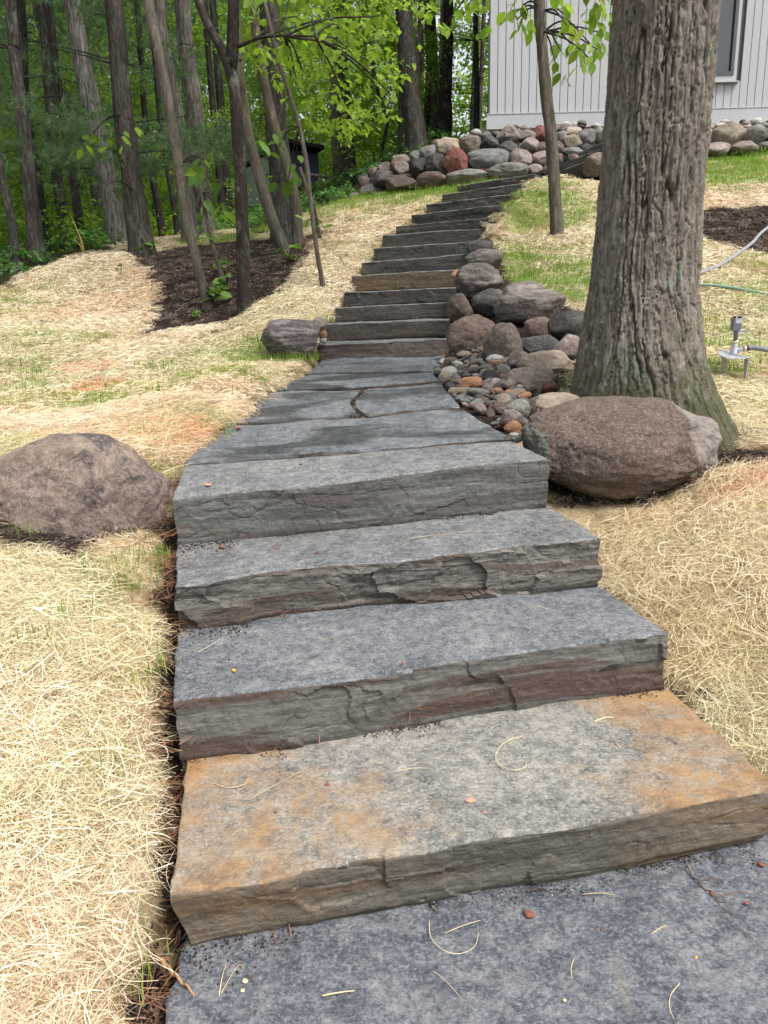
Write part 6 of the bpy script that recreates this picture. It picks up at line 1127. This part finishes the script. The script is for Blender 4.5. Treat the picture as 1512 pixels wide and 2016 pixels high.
for i in range(30):
    k = [0, 0, 0, 1, 2, 3, 4, 5, 5, 5, 5, 5][rs.randint(12)]; poly = CUT[k][0]; a, b = rs.uniform(.06, .94, 2); c = (poly[0] * (1 - a) + poly[1] * a) * (1 - b) + (poly[3] * (1 - a) + poly[2] * a) * b
    r = rs.uniform(.0025, .006); V, Fc = rock_shape(1, 500 + i, 3); cc_ = rs.choice(4, p=[.45, .47, .08, 0]); o = obj('debris_crumb', V * r * np.array([1.2, 1, .6]) + c + np.array([0, 0, r * .6 + .003]), Fc, [RB, BRN, TAN, YL][cc_]); tag(o, ['reddish', 'dark brown', 'tan', 'yellow'][cc_] + ' tiny crumb lying on the ' + ['bottom slab', 'orange-stained step', 'second step', 'third step', 'fourth step', 'landing slabs'][k], 'crumb', 'crumbs lying on the slabs')
def twig(k, pts, w, label, side=()):
    t = [np.array(SP(k, *p)) if k is not None else G(*p) for p in pts]; t = [q + np.array([0, 0, .012 + (.0 if k is not None else .02)]) for q in t]; q = spline(t, 20); q[:, 2] += .006 * np.sin(np.arange(20) * 1.3); V, Fc = tube(q, np.linspace(w, w * .4, 20) / F * t[0][1] / 2, 7); o = obj('twig', V, Fc, BRN if w < 10 else plain('stick_tan', (0.3, 0.18, 0.09), 0.8)); tag(o, label, 'twig')
    for s in side:
        g = [np.array(SP(k, *p)) if k is not None else G(*p) for p in s]; g = [x + np.array([0, 0, .014 if k is not None else .04]) for x in g]; V, Fc = tube(spline(g, 10), np.linspace(w * .6, w * .3, 10) / F * t[0][1] / 2, 5); obj('side_twig', V, Fc, BRN, o)
twig(0, [(1350, 1714), (1375, 1745), (1410, 1775), (1446, 1808)], 4, 'forked dark twig near the far corner of the bottom slab', [[(1375, 1745), (1395, 1738), (1420, 1745)], [(1410, 1775), (1445, 1765), (1475, 1768)]]); twig(0, [(318, 1900), (345, 1928), (384, 1966)], 13, 'short broken stick half on the bottom slab beside the straw')
twig(None, [(50, 695), (75, 678), (95, 668), (92, 650), (97, 655)], 3.2, 'branching twig lying on the lawn', [[(75, 678), (70, 655), (60, 640)], [(85, 672), (80, 655), (85, 640)]]); twig(None, [(80, 637), (110, 642), (140, 636)], 2.5, 'thin curved twig on the upper lawn', [[(110, 642), (100, 632), (90, 628)]])
def lawn_leaf(u, v, m, label, spx): 
    c = G(u, v); r = spx / F * c[1] * .5; V, Fc = rock_shape(2, int(u), 4); o = obj('dead_leaf', V * np.array([r, r * .8, r * .25]) + c + np.array([0, 0, .03]), Fc, m); tag(o, label, 'leaf')
lawn_leaf(107, 699, OR, 'brown-orange leaf on the lawn beside the branching twig', 13); lawn_leaf(12, 668, BRN, 'dark curled leaf on the lawn at the picture edge', 18); lawn_leaf(311, 1405, plain('leaf_cream', (.6, .5, .3)), 'cream leaf scrap in the soil gap beside the second step', 14); lawn_leaf(1311, 1322, OR, 'orange leaf standing beside the end of the second step', 17)
boulder('pebble', (1300, 1318, 1340, 1357), G(1310, 1352)[1], 'white', 'white pebble under the orange leaf beside the second step', 'pebble', sub=3, cuts=2); boulder('pebble', (1190, 1208, 1160, 1176), G(1198, 1172)[1], 'olive', 'greenish pebble in the gap at the end of the third step', 'pebble', sub=3, cuts=2)
def dirt():
    rs = np.random.RandomState(6); mm = M('soil_crumb', .95, .1); mm.col(mm.ramp(mm.attr('shade', True), (0.0, (0.02, 0.015, 0.012)), (.7, (0.06, 0.045, 0.035)), (.97, (0.12, 0.095, 0.075)), (1.0, (0.5, 0.48, 0.44)))); sr = []
    for i in range(3): V, Fc = rock_shape(1, 800 + i, 3); sr.append(src('soil_crumb', V, Fc, mm.m))
    P_, S_ = [], []
    for k in range(5):
        lo = LOW[k] if k < 4 else None
        if k < 4: a, b = LOW[k][0], LOW[k][1]
        else: continue
        plf = CUT[k][1]; e = b - a; e[2] = 0; L = np.linalg.norm(e); e /= L; n = np.array([e[1], -e[0], 0])
        for j in range(1500):
            t = rs.uniform(0, 1)
            if t > .16 and fbm(np.array([[t * 7, k * 3., 1.]]), 3, 13)[0] < .12: continue
            w = (.05 if t < .18 else .022) * (1 + .8 * fbm(np.array([[t * 9, k, 0]]), 2, 3)[0]); q = a + e * L * t + n * abs(rs.normal(0, max(w, .004))) + n * (-.015 if k else -.03); P_.append((q[0], q[1], plf(q[0], q[1]) + .002)); S_.append(rs.uniform(.0008, .0028) * (1.3 if t < .15 else 1))
    # soil filling the crack in the landing
    A = np.array([PL(u, v) for u, v in ((700, 820), (724, 820), (710, 800), (700, 785), (726, 768), (706, 768))])
    for j in range(900):
        u = rs.uniform(684, 728); v = rs.uniform(766, 820); q = PL(u, v); P_.append((q[0], q[1], q[2] - rs.uniform(.004, .02))); S_.append(rs.uniform(.003, .009))
    x, y = jgrid(-1.6, 1.6, .8, 4.2, .022, rs); d = np.full(x.shape, 9.0)
    for poly, plf in CUT[:5]: d = np.minimum(d, np.where(seg_in(poly, x, y)[1] < 0, 9, seg_in(poly, x, y)[1]))
    k = (d < .09) & (rs.uniform(0, 1, len(x)) < .7); x, y = x[k], y[k]; z = ground_z(x, y); P_ += list(np.stack([x, y, z], -1)); S_ += list(rs.uniform(.002, .009, len(x)))
    n = len(P_); scatter('soil_crumbs', P_, rs.uniform(0, 6.28, (n, 3)), S_, sr, rs.randint(0, 3, n), dict(shade=rs.uniform(0, 1, n)))
dirt()
